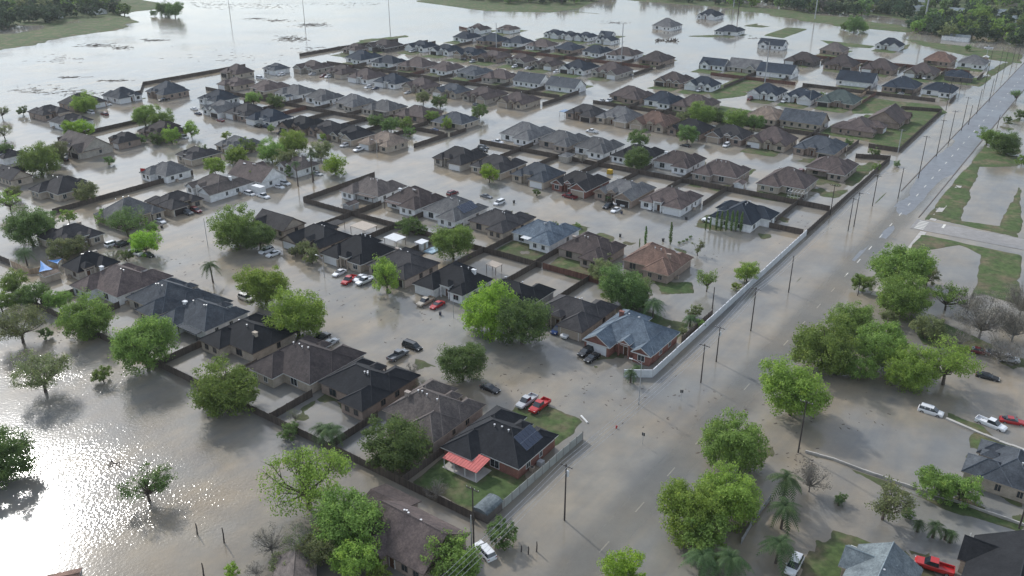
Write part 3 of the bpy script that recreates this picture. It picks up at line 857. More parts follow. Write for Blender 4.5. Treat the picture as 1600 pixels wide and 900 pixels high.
# ---------------------------------------------------------------- land
def vnoise(x, y, seed=0):
    x = np.asarray(x, float); y = np.asarray(y, float)
    xi = np.floor(x).astype(np.int64); yi = np.floor(y).astype(np.int64); fx = x-xi; fy = y-yi
    fx = fx*fx*(3-2*fx); fy = fy*fy*(3-2*fy)
    def hh(i, j):
        n = (i*374761393+j*668265263+seed*1442695) & 0x7fffffff
        n = ((n ^ (n >> 13))*1274126177) & 0x7fffffff
        return (n & 0xffff)/65535.0
    return (hh(xi, yi)*(1-fx)+hh(xi+1, yi)*fx)*(1-fy)+(hh(xi, yi+1)*(1-fx)+hh(xi+1, yi+1)*fx)*fy
def fbm(x, y, seed=0): return (vnoise(x, y, seed)+.5*vnoise(x*2.1, y*2.1, seed+1)+.25*vnoise(x*4.3, y*4.3, seed+2))/1.75
def sdpoly(A, B, poly):                                  # >0 inside, metres
    n = len(poly); dmin = np.full(A.shape, 1e9); ins = np.zeros(A.shape, bool)
    for i in range(n):
        x0, y0 = poly[i]; x1, y1 = poly[(i+1) % n]; ex, ey = x1-x0, y1-y0
        t = np.clip(((A-x0)*ex+(B-y0)*ey)/(ex*ex+ey*ey+1e-9), 0, 1)
        dmin = np.minimum(dmin, np.hypot(A-x0-t*ex, B-y0-t*ey))
        c = ((y0 > B) != (y1 > B)) & (A < (x1-x0)*(B-y0)/((y1-y0) if y1 != y0 else 1e-9)+x0)
        ins ^= c
    return np.where(ins, dmin, -dmin)
def pxpoly(pts): return [ab(at(*p)) for p in pts]
BANKS = [  # pixel outline, height above water, edge softness (m)
 ([(700, 720), (712, 700), (745, 735), (800, 752), (862, 722), (905, 678), (860, 640), (848, 655), (905, 690), (790, 795), (745, 800), (690, 780)], .16, 4),
 ([(846, 640), (870, 636), (900, 660), (905, 678), (870, 700), (850, 690)], .18, 3),
 ([(940, 560), (985, 545), (1040, 560), (1095, 520), (1060, 560), (1025, 578), (985, 588), (960, 575)], .03, 3),
 ([(1025, 440), (1085, 438), (1090, 460), (1030, 462)], .12, 3),
 ([(1410, 392), (1436, 364), (1600, 398), (1600, 480), (1540, 462), (1500, 472), (1460, 440), (1450, 398), (1420, 395)], .10, 4),
 ([(1420, 362), (1470, 300), (1530, 236), (1600, 246), (1600, 376), (1500, 352), (1465, 345), (1446, 346)], .12, 4),
 ([(1530, 200), (1600, 180), (1600, 250), (1530, 238)], .02, 5),
 ([(1350, 150), (1400, 158), (1468, 164), (1482, 176), (1462, 184), (1400, 178), (1330, 178), (1330, 160)], .18, 3),
 ([(1330, 214), (1405, 236), (1468, 178), (1420, 176), (1385, 202)], .16, 2),
 ([(1285, 290), (1340, 262), (1350, 250), (1385, 250), (1330, 300), (1300, 320), (1240, 300)], .05, 3),
 ([(1105, 140), (1150, 122), (1200, 128), (1165, 150), (1110, 158)], .14, 3),
 ([(1155, 40), (1180, 36), (1212, 40), (1200, 44), (1165, 43)], .05, 5), ([(1190, 56), (1230, 42), (1262, 46), (1225, 60)], .25, 5),
 ([(1278, 62), (1340, 68), (1370, 72), (1360, 76), (1300, 72)], .2, 5), ([(1365, 78), (1425, 68), (1420, 76), (1400, 82)], .15, 4),
 ([(1060, 56), (1160, 52), (1180, 56), (1170, 60), (1080, 58)], .03, 4),
 ([(1020, 160), (1100, 160), (1190, 175), (1160, 185), (1060, 180)], .10, 4),
 ([(-40, 50), (0, 50), (80, 38), (160, 30), (215, 30), (205, 42), (150, 55), (60, 70), (0, 78), (-60, 84)], .25, 14),
 ([(640, 2), (700, 10), (760, 18), (860, 20), (905, 14), (940, 0), (1000, -8), (700, -8)], .3, 18),
 ([(960, 0), (1060, 6), (1150, 16), (1300, 40), (1420, 52), (1440, 44), (1300, 24), (1160, 6), (1060, -6)], .3, 12),
 ([(895, 17), (970, 25), (972, 27), (890, 19)], .1, 3),
 ([(1405, 60), (1500, 70), (1600, 84), (1600, 100), (1560, 96), (1520, 90), (1440, 72)], .15, 6),
 ([(1440, 40), (1600, 60), (1700, 70), (1700, -30), (1300, -30), (1420, 20)], .3, 8), ([(1100, -8), (1400, 30), (1440, 40), (1600, 0), (1500, -40), (1100, -40)], .3, 20),
 ([(0, 46), (100, 36), (190, 28), (230, 14), (260, 16), (290, 20), (240, 2), (180, -30), (-80, -30), (-80, 50)], .35, 12),
 ([(560, 62), (640, 54), (640, 58), (580, 66), (545, 72)], .1, 5),
 ([(1540, 112), (1590, 84), (1600, 90), (1565, 112), (1530, 140), (1500, 158), (1520, 136)], .06, 3),
 ([(1420, 190), (1455, 175), (1470, 178), (1430, 212), (1395, 240), (1410, 215)], -.02, 3),
 ([(1362, 318), (1395, 290), (1392, 298), (1368, 320)], .08, 1.5), ([(1236, 445), (1262, 422), (1258, 430), (1240, 448)], .05, 1.5), ([(1175, 508), (1195, 488), (1190, 500), (1180, 510)], .02, 1.5),
 ([(1300, 365), (1320, 350), (1312, 362), (1302, 370)], .02, 1.5),
 ([(1260, 705), (1300, 712), (1360, 740), (1440, 770), (1520, 795), (1600, 822), (1600, 836), (1500, 806), (1400, 772), (1320, 742), (1262, 716)], .05, 1.5),
 ([(1260, 860), (1300, 845), (1330, 850), (1420, 880), (1440, 900), (1240, 960), (1250, 880)], .10, 2),
 ([(1300, 828), (1345, 838), (1400, 850), (1470, 862), (1460, 880), (1400, 868), (1330, 850), (1290, 838)], .10, 2.5),
 ([(1500, 700), (1520, 668), (1600, 700), (1640, 760), (1600, 800), (1540, 770), (1505, 745)], .08, 2),
 ([(1475, 640), (1545, 668), (1550, 680), (1500, 668), (1470, 650)], .09, 1),
 ([(1540, 540), (1600, 555), (1640, 575), (1640, 610), (1600, 590), (1540, 560)], .07, 3),
 ([(1430, 520), (1470, 500), (1560, 540), (1540, 560), (1440, 540)], .09, 3),
 ([(1150, 700), (1215, 690), (1220, 715), (1190, 730)], .04, 3),
]
DIPS = [([(1452, 392), (1500, 384), (1530, 398), (1520, 450), (1500, 478), (1460, 455), (1452, 430)], -.3, 3),
        ([(1503, 345), (1535, 262), (1602, 262), (1560, 352)], -.3, 3), ([(1545, 372), (1545, 372), (1546, 373)], 0, 1)]
STREETS_A = [(135, 72, 215), (230, 72, 230), (325, 72, 420), (420, 72, 420), (524, 72, 400), (229, 238, 300)]
def land(A, B):
    A = np.asarray(A, float); B = np.asarray(B, float)
    n1 = fbm(A/14, B/14, 3)-.5; n2 = fbm(A/3.5, B/3.5, 9)-.5
    z = -.48+.15*n1
    for h in HS:
        if h.g <= 0: lvl = -.13
        else: lvl = -.17+.32*h.g
        fr = {'N': (-15, 16), 'S': (-16, 15), 'E': (-11, 11), 'W': (-11, 11)}[h.front]
        da = np.minimum(A-(h.a-h.A/2+8+fr[0]-8), (h.a+h.A/2-8+fr[1]-0)-A) if False else np.minimum(A-(h.a+fr[0]-4), (h.a+fr[1]+4)-A)
        hb = 9.2 if h.front in 'NS' else 15
        db = np.minimum(B-(h.b-hb), (h.b+hb)-B)
        m = (da > -6) & (db > -6)
        if not m.any(): continue
        d_ = np.minimum(da, db)[m]
        t = np.clip((d_+1.5)/4.5, 0, 1); t = t*t*(3-2*t)
        zz = -.48+(lvl+.48)*t
        z[m] = np.maximum(z[m], zz)
    for poly, lv, soft in BANKS:
        pp = pxpoly(poly)
        s = sdpoly(A, B, pp); t = np.clip(s/soft+.5, 0, 1); t = t*t*(3-2*t)
        z = np.where(t > 0, np.maximum(z, -.48+(lv+.48)*t), z)
    for poly, lv, soft in DIPS:
        s = sdpoly(A, B, pxpoly(poly)); t = np.clip(s/soft+.5, 0, 1)
        z = z*(1-t)+np.minimum(z, lv)*t
    z = z+.30*n1+.15*n2
    rd = (B > 44) & (B < 58); z = np.where(rd, np.minimum(z, -.10), z)
    return z
def axis(lo, hi, step, far):
    a = list(np.arange(lo, hi+.01, step)); s = step; x = hi
    while x < far[1]: s *= 1.12; x += s; a.append(x)
    s = step; x = lo; bb = []
    while x > far[0]: s *= 1.12; x -= s; bb.append(x)
    return np.array(bb[::-1]+a)
AX = axis(70, 620, 1.1, (-3000, 9000)); BX = axis(-12, 425, 1.1, (-7000, 7000))
GAa, GBb = np.meshgrid(AX, BX, indexing='ij')
GZ = land(GAa, GBb)
nA, nB = GAa.shape
_v = np.stack([E1.x*GAa+E2.x*GBb, E1.y*GAa+E2.y*GBb, GZ], -1).reshape(-1, 3)
_i = np.arange(nA*nB).reshape(nA, nB)
_q = np.stack([_i[:-1, :-1], _i[1:, :-1], _i[1:, 1:], _i[:-1, 1:]], -1).reshape(-1, 4)
def ground_mat():
    m, t, b = mat('ground')
    n1 = noise(t, .035, 4, .6, 'World'); n2 = noise(t, .6, 4, .7, 'World'); n3 = noise(t, .16, 3, .6, 'World')
    grass = ramp(t, n2, [(.3, (.045, .068, .028)), (.7, (.10, .145, .055))])
    dry = ramp(t, n2, [(.3, (.10, .085, .055)), (.7, (.20, .165, .11))])
    sel = ramp(t, n3, [(.47, (0, 0, 0)), (.68, (1, 1, 1))])
    c = mixc(t, grass, dry, sel)
    c = mixc(t, c, ramp(t, n1, [(.3, (.75, .8, .75)), (.7, (1.2, 1.15, 1.1))]), .8, 'MULTIPLY')
    g = t.nodes.new('ShaderNodeNewGeometry'); s = t.nodes.new('ShaderNodeSeparateXYZ'); t.links.new(g.outputs['Position'], s.inputs[0])
    mr = t.nodes.new('ShaderNodeMapRange'); mr.inputs[1].default_value = -.08; mr.inputs[2].default_value = .09
    t.links.new(s.outputs[2], mr.inputs[0])
    c = mixc(t, (.085, .072, .052), c, mr.outputs[0])        # silt where the flood lies or has just left
    t.links.new(c, b.inputs['Base Color']); b.inputs['Roughness'].default_value = .95; b.inputs['Specular IOR Level'].default_value = .15
    bump(t, b, n2, .6, .15); return m
M['ground'] = ground_mat()
tag(put('ground', npmesh('ground', _v, _q, M['ground'], True)), kind='structure')
def ground_z(a, b):
    i = min(max(np.searchsorted(AX, a)-1, 0), nA-2); j = min(max(np.searchsorted(BX, b)-1, 0), nB-2)
    return float(GZ[i:i+2, j:j+2].mean())
# water
def water_mat():
    m, t, b = mat('flood_water')
    g = t.nodes.new('ShaderNodeNewGeometry'); s = t.nodes.new('ShaderNodeSeparateXYZ'); t.links.new(g.outputs['Position'], s.inputs[0])
    n1 = noise(t, .012, 4, .6, 'World'); n2 = noise(t, .05, 4, .6, 'World')
    n3 = noise(t, .03, 5, .62, 'World'); n4 = noise(t, .13, 4, .65, 'World')
    c = ramp(t, n1, [(.32, (.215, .222, .222)), (.5, (.25, .243, .225)), (.68, (.29, .27, .232))])
    c = mixc(t, c, (.32, .262, .188), ramp(t, n3, [(.42, (0, 0, 0)), (.68, (.85, .85, .85))]))
    c = mixc(t, c, ramp(t, n4, [(.3, (.82, .82, .83)), (.7, (1.14, 1.12, 1.08))]), .9, 'MULTIPLY')
    c = mixc(t, c, ramp(t, n2, [(.3, (.85, .86, .88)), (.7, (1.12, 1.1, 1.06))]), .8, 'MULTIPLY')
    gg = t.nodes.new('ShaderNodeNewGeometry'); m3 = t.nodes.new('ShaderNodeMapping'); m3.vector_type = 'TEXTURE'; m3.inputs['Rotation'].default_value = (0, 0, GA); m3.inputs['Scale'].default_value = (60, 7, 1)
    sn = t.nodes.new('ShaderNodeTexNoise'); sn.inputs['Scale'].default_value = 1; sn.inputs['Detail'].default_value = 5; sn.inputs['Roughness'].default_value = .62; sn.inputs['Distortion'].default_value = .6
    t.links.new(gg.outputs['Position'], m3.inputs[0]); t.links.new(m3.outputs[0], sn.inputs['Vector'])
    c = mixc(t, c, ramp(t, sn.outputs['Fac'], [(.34, (.84, .87, .90)), (.66, (1.12, 1.08, 1.0))]), .85, 'MULTIPLY')   # silt drawn out by the current
    t.links.new(c, b.inputs['Base Color']); b.inputs['IOR'].default_value = 1.33; b.inputs['Roughness'].default_value = .10
    w1 = noise(t, 1.7, 2, .6, 'World'); w2 = noise(t, .28, 3, .6, 'World')
    # wind reaches the open road and the open field; among the houses the water lies still
    nb = noise(t, .02, 2, .5, 'World')
    am = ramp(t, nb, [(.35, (.2, .2, .2)), (.5, (.6, .6, .6)), (.65, (1, 1, 1))])
    far_w = noise(t, 1, 4, .6, 'World', (.006, .03, 1)); am = mixc(t, am, ramp(t, far_w, [(.4, (.35, .35, .35)), (.6, (1.5, 1.5, 1.5))]), 1, 'MULTIPLY')
    vm = t.nodes.new('ShaderNodeVectorMath'); vm.operation = 'DOT_PRODUCT'; vm.inputs[1].default_value = (E1.x, E1.y, 0)
    t.links.new(g.outputs['Position'], vm.inputs[0])
    vb = t.nodes.new('ShaderNodeVectorMath'); vb.operation = 'DOT_PRODUCT'; vb.inputs[1].default_value = (E2.x, E2.y, 0)
    t.links.new(g.outputs['Position'], vb.inputs[0])
    def mrange(src, a, b_, c_, d_):
        x = t.nodes.new('ShaderNodeMapRange'); x.interpolation_type = 'SMOOTHSTEP'
        for k, v in zip((1, 2, 3, 4), (a, b_, c_, d_)): x.inputs[k].default_value = v
        t.links.new(src, x.inputs[0]); return x.outputs[0]
    def mth(op, x, y):
        q = t.nodes.new('ShaderNodeMath'); q.operation = op
        for k, v in enumerate((x, y)):
            if isinstance(v, (int, float)): q.inputs[k].default_value = v
            else: t.links.new(v, q.inputs[k])
        return q.outputs[0]
    open_field = mth('MAXIMUM', mrange(vm.outputs['Value'], 84, 96, 1, 0), mrange(vb.outputs['Value'], 430, 450, 0, .8)); road = mrange(vb.outputs['Value'], 60, 74, 1, 0)
    opn = mth('MAXIMUM', open_field, road)
    amp = mth('MULTIPLY', am, mth('ADD', mth('MULTIPLY', opn, .8), .2))
    bm = t.nodes.new('ShaderNodeBump'); bm.inputs['Distance'].default_value = .10
    t.links.new(w1, bm.inputs['Height']); t.links.new(mth('MULTIPLY', amp, .55), bm.inputs['Strength'])
    t.links.new(bm.outputs[0], b.inputs['Normal'])
    tr = t.nodes.new('ShaderNodeBsdfTransparent'); tr.inputs[0].default_value = (.86, .85, .80, 1)
    ms = t.nodes.new('ShaderNodeMixShader')
    clear = mth('MINIMUM', mth('ADD', mth('MULTIPLY', mrange(vb.outputs['Value'], 52.5, 57, 1, 0), mth('MULTIPLY', mrange(vb.outputs['Value'], 45, 49.5, 0, .46), mrange(vm.outputs['Value'], 90, 330, .75, 1))), .14), .6)
    t.links.new(clear, ms.inputs[0]); t.links.new(b.outputs[0], ms.inputs[1]); t.links.new(tr.outputs[0], ms.inputs[2])
    t.links.new(ms.outputs[0], t.nodes['Material Output'].inputs[0]); return m
M['water'] = water_mat()
wb = MB(); wb.face([(-7000, -2500, 0), (7000, -2500, 0), (7000, 11000, 0), (-7000, 11000, 0)])
tag(wb.build('flood_water', M['water']), kind='structure')
# main road, side road, pavement
def road_mat(name, c0, c1, rough):
    m, t, b = mat(name); n = noise(t, .5, 5, .7, 'World'); n2 = noise(t, .05, 3, .6, 'World')
    c = mixc(t, ramp(t, n, [(.3, c0), (.7, c1)]), ramp(t, n2, [(.3, (.8, .8, .8)), (.7, (1.25, 1.25, 1.25))]), .8, 'MULTIPLY')
    t.links.new(c, b.inputs['Base Color']); t.links.new(ramp(t, n2, [(.4, (rough,)), (.6, (rough*1.8,))]), b.inputs['Roughness']); return m
M['asphalt'] = road_mat('asphalt_wet', (.13, .14, .152), (.19, .20, .215), .38)
M['conc_road'] = road_mat('concrete_road', (.20, .19, .18), (.27, .26, .25), .5)
M['paint'] = plain('road_paint', (.66, .64, .58), .6, var=.12)
def strip(name, m, alist, blist, zf):
    v = np.array([[*xy(a, b)[:2], zf(a, b)] for a in alist for b in blist]); n = len(blist)
    q = [(i*n+j, (i+1)*n+j, (i+1)*n+j+1, i*n+j+1) for i in range(len(alist)-1) for j in range(n-1)]
    return tag(put(name, npmesh(name, v, q, m, True)), kind='structure')
def road_z(a, b):
    t = min(max((a-150)/300, 0), 1); base = -.045+.085*t
    return base-.0005*(b-51)**2+.06*(float(fbm(a/30, b/5, 5))-.5)
al = list(np.arange(-200, 60, 10))+list(np.arange(60, 620, 3))+list(np.arange(630, 2600, 25))
strip('road', M['asphalt'], al, list(np.arange(45.6, 56.5, .9)), road_z)
strip('side_road', M['conc_road'], list(np.arange(280.5, 291, 1.25)), [45.4, 44, 42, 38, 30, 20, 10, 0, -20, -60, -120, -300], lambda a, b: .05+.012*min(1, (45-b)/6)+(0 if b > -20 else .1))
for a0, a1 in ((222, 279.5), (292, 420)):
    strip('pavement', M['concrete'], list(np.arange(a0, a1+.1, 2.5)), [40.2, 42.0], lambda a, b: .05-.05*max(0, (232-a)/10)-.04*max(0, (a-400)/20))
pm = MB()
a0 = ab(at(1049, 737))[0]
for k in range(-9, 45):
    a = a0+12.2*k; pm.face([xy(a-1.6, 50.89, road_z(a-1.6, 51)+.012), xy(a+1.6, 50.89, road_z(a+1.6, 51)+.012), xy(a+1.6, 51.11, road_z(a+1.6, 51)+.012), xy(a-1.6, 51.11, road_z(a-1.6, 51)+.012)])
for k in range(6):
    a = 281.3+k*1.5; pm.face([xy(a, 41.6, .072), xy(a+.6, 41.6, .072), xy(a+.6, 44.3, .072), xy(a, 44.3, .072)])
pm.face([xy(286.5, 36.6, .078), xy(290.4, 36.6, .078), xy(290.4, 37.3, .078), xy(286.5, 37.3, .078)])
tag(pm.build('road_markings', M['paint']), kind='structure')
for b0, a0, a1 in ((56.7, 318, 640), (45.3, 292.5, 640)):
    kb = MB(); x = a0
    while x < a1:
        l = random.Random(int(x)).uniform(14, 40); kb.hexa([xy(x, b0-.15, -.1), xy(x+l, b0-.15, -.1), xy(x+l, b0+.15, -.1), xy(x, b0+.15, -.1), xy(x, b0-.15, .1), xy(x+l, b0-.15, .1), xy(x+l, b0+.15, .1), xy(x, b0+.15, .1)]); x += l+.02
    tag(kb.build('kerb', M['bark']), kind='structure')

# ---------------------------------------------------------------- houses
def hip(mb, x0, x1, y0, y1, z, pitch, kind, oh=.5, cap=True, ax=None):
    """kind 'hip', 'gx' gable with its ridge along x, 'gy' gable with its ridge along y. Materials: 0 shingles, 1 ridge caps, 2 fascia."""
    X0, X1, Y0, Y1 = x0-oh, x1+oh, y0-oh, y1+oh; w_, d_ = X1-X0, Y1-Y0
    t = .2; T = z+t
    for p, q in (((X0, Y0), (X1, Y0)), ((X1, Y0), (X1, Y1)), ((X1, Y1), (X0, Y1)), ((X0, Y1), (X0, Y0))):
        mb.face([(p[0], p[1], z), (q[0], q[1], z), (q[0], q[1], T), (p[0], p[1], T)], 2)
    mb.face([(X0, Y1, z), (X1, Y1, z), (X1, Y0, z), (X0, Y0, z)], 2)
    cx, cy = (X0+X1)/2, (Y0+Y1)/2; c = [(X0, Y0, T), (X1, Y0, T), (X1, Y1, T), (X0, Y1, T)]
    def caps(segs):
        if not cap: return
        for p, q in segs:
            mb.tube([(p[0], p[1], p[2]+.01), (q[0], q[1], q[2]+.01)], .10, 4, 1)
    if kind == 'hip':
        if w_ >= d_:
            hh = d_/2*pitch; r0 = (X0+d_/2, cy, T+hh); r1 = (X1-d_/2, cy, T+hh)
            mb.face([c[0], c[1], r1, r0]); mb.face([c[2], c[3], r0, r1]); mb.face([c[3], c[0], r0]); mb.face([c[1], c[2], r1])
            caps([(r0, r1), (c[0], r0), (c[3], r0), (c[1], r1), (c[2], r1)])
        else:
            hh = w_/2*pitch; r0 = (cx, Y0+w_/2, T+hh); r1 = (cx, Y1-w_/2, T+hh)
            mb.face([c[1], c[2], r1, r0]); mb.face([c[3], c[0], r0, r1]); mb.face([c[0], c[1], r0]); mb.face([c[2], c[3], r1])
            caps([(r0, r1), (c[0], r0), (c[1], r0), (c[2], r1), (c[3], r1)])
        return T+hh
    if kind == 'gx':
        hh = d_/2*pitch; r0 = (X0, cy, T+hh); r1 = (X1, cy, T+hh)
        mb.face([c[0], c[1], r1, r0]); mb.face([c[2], c[3], r0, r1])
        for s in (X0, X1):
            pts = [(s, Y0, T-.02), (s, cy, T+hh-.02), (s, Y1, T-.02), (s, Y1, T-.24), (s, cy, T+hh-.24), (s, Y0, T-.24)]
            mb.face(pts, 2)
        mb.face([(X0, Y0, T-.1), (X0, cy, T+hh-.2), (X1, cy, T+hh-.2), (X1, Y0, T-.1)], 2); mb.face([(X0, Y1, T-.1), (X1, Y1, T-.1), (X1, cy, T+hh-.2), (X0, cy, T+hh-.2)], 2)
        caps([(r0, r1)])
    else:
        hh = w_/2*pitch; r0 = (cx, Y0, T+hh); r1 = (cx, Y1, T+hh)
        mb.face([c[1], c[2], r1, r0]); mb.face([c[3], c[0], r0, r1])
        for s in (Y0, Y1):
            pts = [(X0, s, T-.02), (cx, s, T+hh-.02), (X1, s, T-.02), (X1, s, T-.24), (cx, s, T+hh-.24), (X0, s, T-.24)]
            mb.face(pts, 2)
        caps([(r0, r1)])
    return T+hh
def walls(mb, x0, x1, y0, y1, h, kind='hip', pitch=.5, oh=.5):
    mb.box(x0, x1, y0, y1, -.9, h)
    if kind == 'gx':
        hh = h+.15+((y1-y0)/2)*pitch; cy = (y0+y1)/2
        for s in (x0, x1): mb.face([(s, y0, h-.01), (s, y1, h-.01), (s, cy, hh)])
    if kind == 'gy':
        hh = h+.15+((x1-x0)/2)*pitch; cx = (x0+x1)/2
        for s in (y0, y1): mb.face([(x0, s, h-.01), (x1, s, h-.01), (cx, s, hh)])
_win = {}
def window_mesh(w_, h_, ft):
    k = (w_, h_, ft)
    if k not in _win:
        f = MB(); t = .10
        for (x0, x1, z0, z1) in ((-w_/2-t, w_/2+t, -t, 0), (-w_/2-t, w_/2+t, h_, h_+t), (-w_/2-t, -w_/2, 0, h_), (w_/2, w_/2+t, 0, h_), (-.03, .03, 0, h_)):
            f.box(x0, x1, -.07, .02, z0, z1)
        g = MB(); g.box(-w_/2, w_/2, -.035, .015, 0, h_)
        _win[k] = (f.mesh('window', M[ft]), g.mesh('pane', M['glass']))
    return _win[k]
def add_window(root, x, y, z, face, w_=1.2, h_=1.3, ft='trim', pane_only=False):
    f, g = window_mesh(w_, h_, ft); rz = {'S': 0, 'E': math.pi/2, 'N': math.pi, 'W': -math.pi/2}[face]
    if pane_only: return put('window', g, root, (x, y, z), rz)
    o = put('window', f, root, (x, y, z), rz); put('pane', g, o); return o
_gar = {}
def garage_mesh(w_, k):
    if (w_, k) not in _gar:
        g = MB()
        for i in range(4): g.box(-w_/2, w_/2, -.05-.012*(i % 2), .02, .1+i*.53, .1+i*.53+.51)
        g.box(-w_/2, w_/2, -.02, .02, .1, 2.2)
        for s in (-1, 1): g.box(s*(w_/2+.07)-.07, s*(w_/2+.07)+.07, -.09, .02, 0, 2.32, 1)
        g.box(-w_/2-.14, w_/2+.14, -.09, .02, 2.21, 2.36, 1)
        _gar[w_, k] = g.mesh('garage_door', [M[k], M['trim']])
    return _gar[w_, k]
def door_mesh():
    if 'd' not in _gar:
        g = MB(); g.box(-.5, .5, -.05, .02, .1, 2.2); g.box(-.62, -.5, -.08, .02, .1, 2.3, 1); g.box(.5, .62, -.08, .02, .1, 2.3, 1); g.box(-.62, .62, -.08, .02, 2.2, 2.3, 1)
        g.box(.34, .4, -.1, -.05, 1.0, 1.1, 1)
        _gar['d'] = g.mesh('front_door', [M['door'], M['trim']])
    return _gar['d']
_v1 = MB(); _v1.tube([(0, 0, -.1), (0, 0, .35)], .11, 6); _v1.tube([(0, 0, .35), (0, 0, .45)], .2, 6); VENT = _v1.mesh('roof_vent', M['vent'])
def solar_mesh(nx, ny):
    g = MB()
    for i in range(nx):
        for j in range(ny): g.box(i*1.08, i*1.08+1.02, j*1.72, j*1.72+1.66, .06, .1)
    g.box(-.03, nx*1.08-.03, -.03, ny*1.72-.03, .0, .058, 1); return g.mesh('solar_panel', [M['solar'], M['solar_frame']])
def make_house(h):
    rnd = random.Random(h.id); Zd = math.hypot(*xy(h.a, h.b)[:2])
    near = Zd < 330; mid = Zd < 520
    if h.front in 'NS': W_, D_ = h.B-1, h.A-1
    else: W_, D_ = h.A-1, h.B-1
    root = thing('house', xy(h.a, h.b, 0), R(FACE[h.front]), h.label, 'house', 'houses of the flooded estate')
    h.root = root
    wm, rf = MB(), MB(); WH = 2.6; x0, x1, y0, y1 = -W_/2, W_/2, -D_/2, D_/2
    tr = 'trim' if h.wc in ('white', 'redbrick', 'grey') or rnd.random() < .35 else 'trim_dark' if h.rc in ('brown', 'darkbrown', 'dark', 'black') else 'trim_tan'
    pitch = rnd.uniform(.58, .70); side = rnd.choice((-1, 1))
    if h.front in 'NS' and 'L' in h.extra: side = -1
    P = dict(front=[], back=[], left=[], right=[])
    z0 = WH-.08
    if h.type in ('hip', 'fgable'):
        gp = min(3.2, D_*.2)*(1 if rnd.random() < .8 else .4); rp = min(3.0, D_*.17)
        m0, m1 = y0+gp, y1-rp
        walls(wm, x0, x1, m0, m1, WH); rz1 = hip(rf, x0, x1, m0, m1, z0, pitch, 'hip')
        gw = min(6.4, W_*.47); gx0 = x0+.02 if side < 0 else x1-gw-.02; gx1 = gx0+gw
        gk = 'gy' if h.type == 'fgable' else 'hip'
        walls(wm, gx0, gx1, y0, 0, WH+.02, gk, pitch); hip(rf, gx0, gx1, y0, 1.5 if gk == 'gy' else (m0+m1)/2, z0+.015, pitch, gk)
        ox = x1-4.2 if side < 0 else x0+.04                        # the second front bay
        bay = W_ > 11
        if bay:
            by = m0-min(1.6, gp*.6); walls(wm, ox+.02, ox+4.1, by, 0, WH+.035, gk, pitch)
            hip(rf, ox+.02, ox+4.1, by, 1.2 if gk == 'gy' else (m0+m1)/2, z0+.03, pitch, gk)
            add_window(root, ox+2.05, by, .8, 'S', 1.6, 1.4, tr, not near)
        # entry porch between them
        ex0, ex1 = (gx1+.05, (ox if bay else x1)-.05) if side < 0 else ((ox+4.15 if bay else x0)+.05, gx0-.05)
        if ex1-ex0 > 1.2:
            pm_ = MB(); py = m0-1.2; c_ = (ex0+ex1)/2; hw = min(1.3, (ex1-ex0)/2)
            for s in (-1, 1): pm_.box(c_+s*hw-.16, c_+s*hw+.16, py, py+.32, -.6, 3.1)
            pm_.box(c_-hw-.16, c_+hw+.16, py, m0-.02, 3.1, 3.5)
            if h.type == 'fgable': pm_.face([(c_-hw-.3, py-.01, 3.5), (c_+hw+.3, py-.01, 3.5), (c_, py-.01, 4.3)])
            pm_.build('entry_porch', M['w_'+h.wc], root)
            hip(rf, c_-hw-.1, c_+hw+.1, py, m0+2.2, 3.42, pitch, 'gy' if h.type == 'fgable' else 'hip', .15, False)
            put('front_door', door_mesh(), root, (c_, m0-.01, 0))
        # rear wing
        rw = W_*rnd.uniform(.36, .5); rs = rnd.choice((-1, 1)); rx0 = x0+.03 if rs < 0 else x1-rw-.03
        walls(wm, rx0, rx0+rw, 0, y1, WH+.01); hip(rf, rx0, rx0+rw, (m0+m1)/2, y1, z0+.007, pitch, 'hip')
        gd = put('garage_door', garage_mesh(round(min(4.9, gw-1.2), 1), 'garage_white' if h.wc in ('white', 'redbrick') and rnd.random() < .8 or rnd.random() < .5 else rnd.choice(('garage_dark', 'garage_tan'))), root, ((gx0+gx1)/2, y0-.01, 0))
        for s, nm in ((x0, 'W'), (x1, 'E')):
            for yy in (m0+D_*.2, m0+D_*.45, m0+D_*.62):
                if rnd.random() < .75 and yy < m1-1: add_window(root, s, yy, .85, nm, rnd.choice((.9, 1.2)), 1.3, tr, not near)
        for xx in (rx0+rw*.3, rx0+rw*.72): add_window(root, xx, y1, .85, 'N', 1.1, 1.3, tr, not near)
        o0, o1 = (rx0+rw+1, x1-1) if rs < 0 else (x0+1, rx0-1)
        if o1-o0 > 2.5:
            add_window(root, (o0+o1)/2+1, m1, .5, 'N', 1.9, 1.8, tr, not near)
            if h.id != 'R1.8' and rnd.random() < .2:                          # covered back patio
                pt = MB(); ya = m1+2.3
                pt.box(o0-.6, o1+.4, m1-.2, ya, 2.42, 2.56, 0)
                for xx in (o0-.45, o1+.25): pt.box(xx-.09, xx+.09, ya-.25, ya-.07, -.6, 2.42)
                pt.build('patio_cover', M[h.rc], root)
        h.rsign = rs; h.m = (m0, m1)
    else:
        kd = 'gx'
        walls(wm, x0, x1, y0+1.2, y1, WH, kd, pitch); rz1 = hip(rf, x0, x1, y0+1.2, y1, z0, pitch, kd)
        gw = min(5.5, W_*.34); c_ = (x0+gw/2+1) if side < 0 else (x1-gw/2-1)
        if h.type == 'dormer': c_ = x1-gw/2-.4; gw = 6.4; c_ = x1-3.4
        walls(wm, c_-gw/2, c_+gw/2, y0, 0, WH+.02, 'gy', pitch*1.0); hip(rf, c_-gw/2, c_+gw/2, y0, 1.8, z0+.012, pitch*1.1, 'gy')
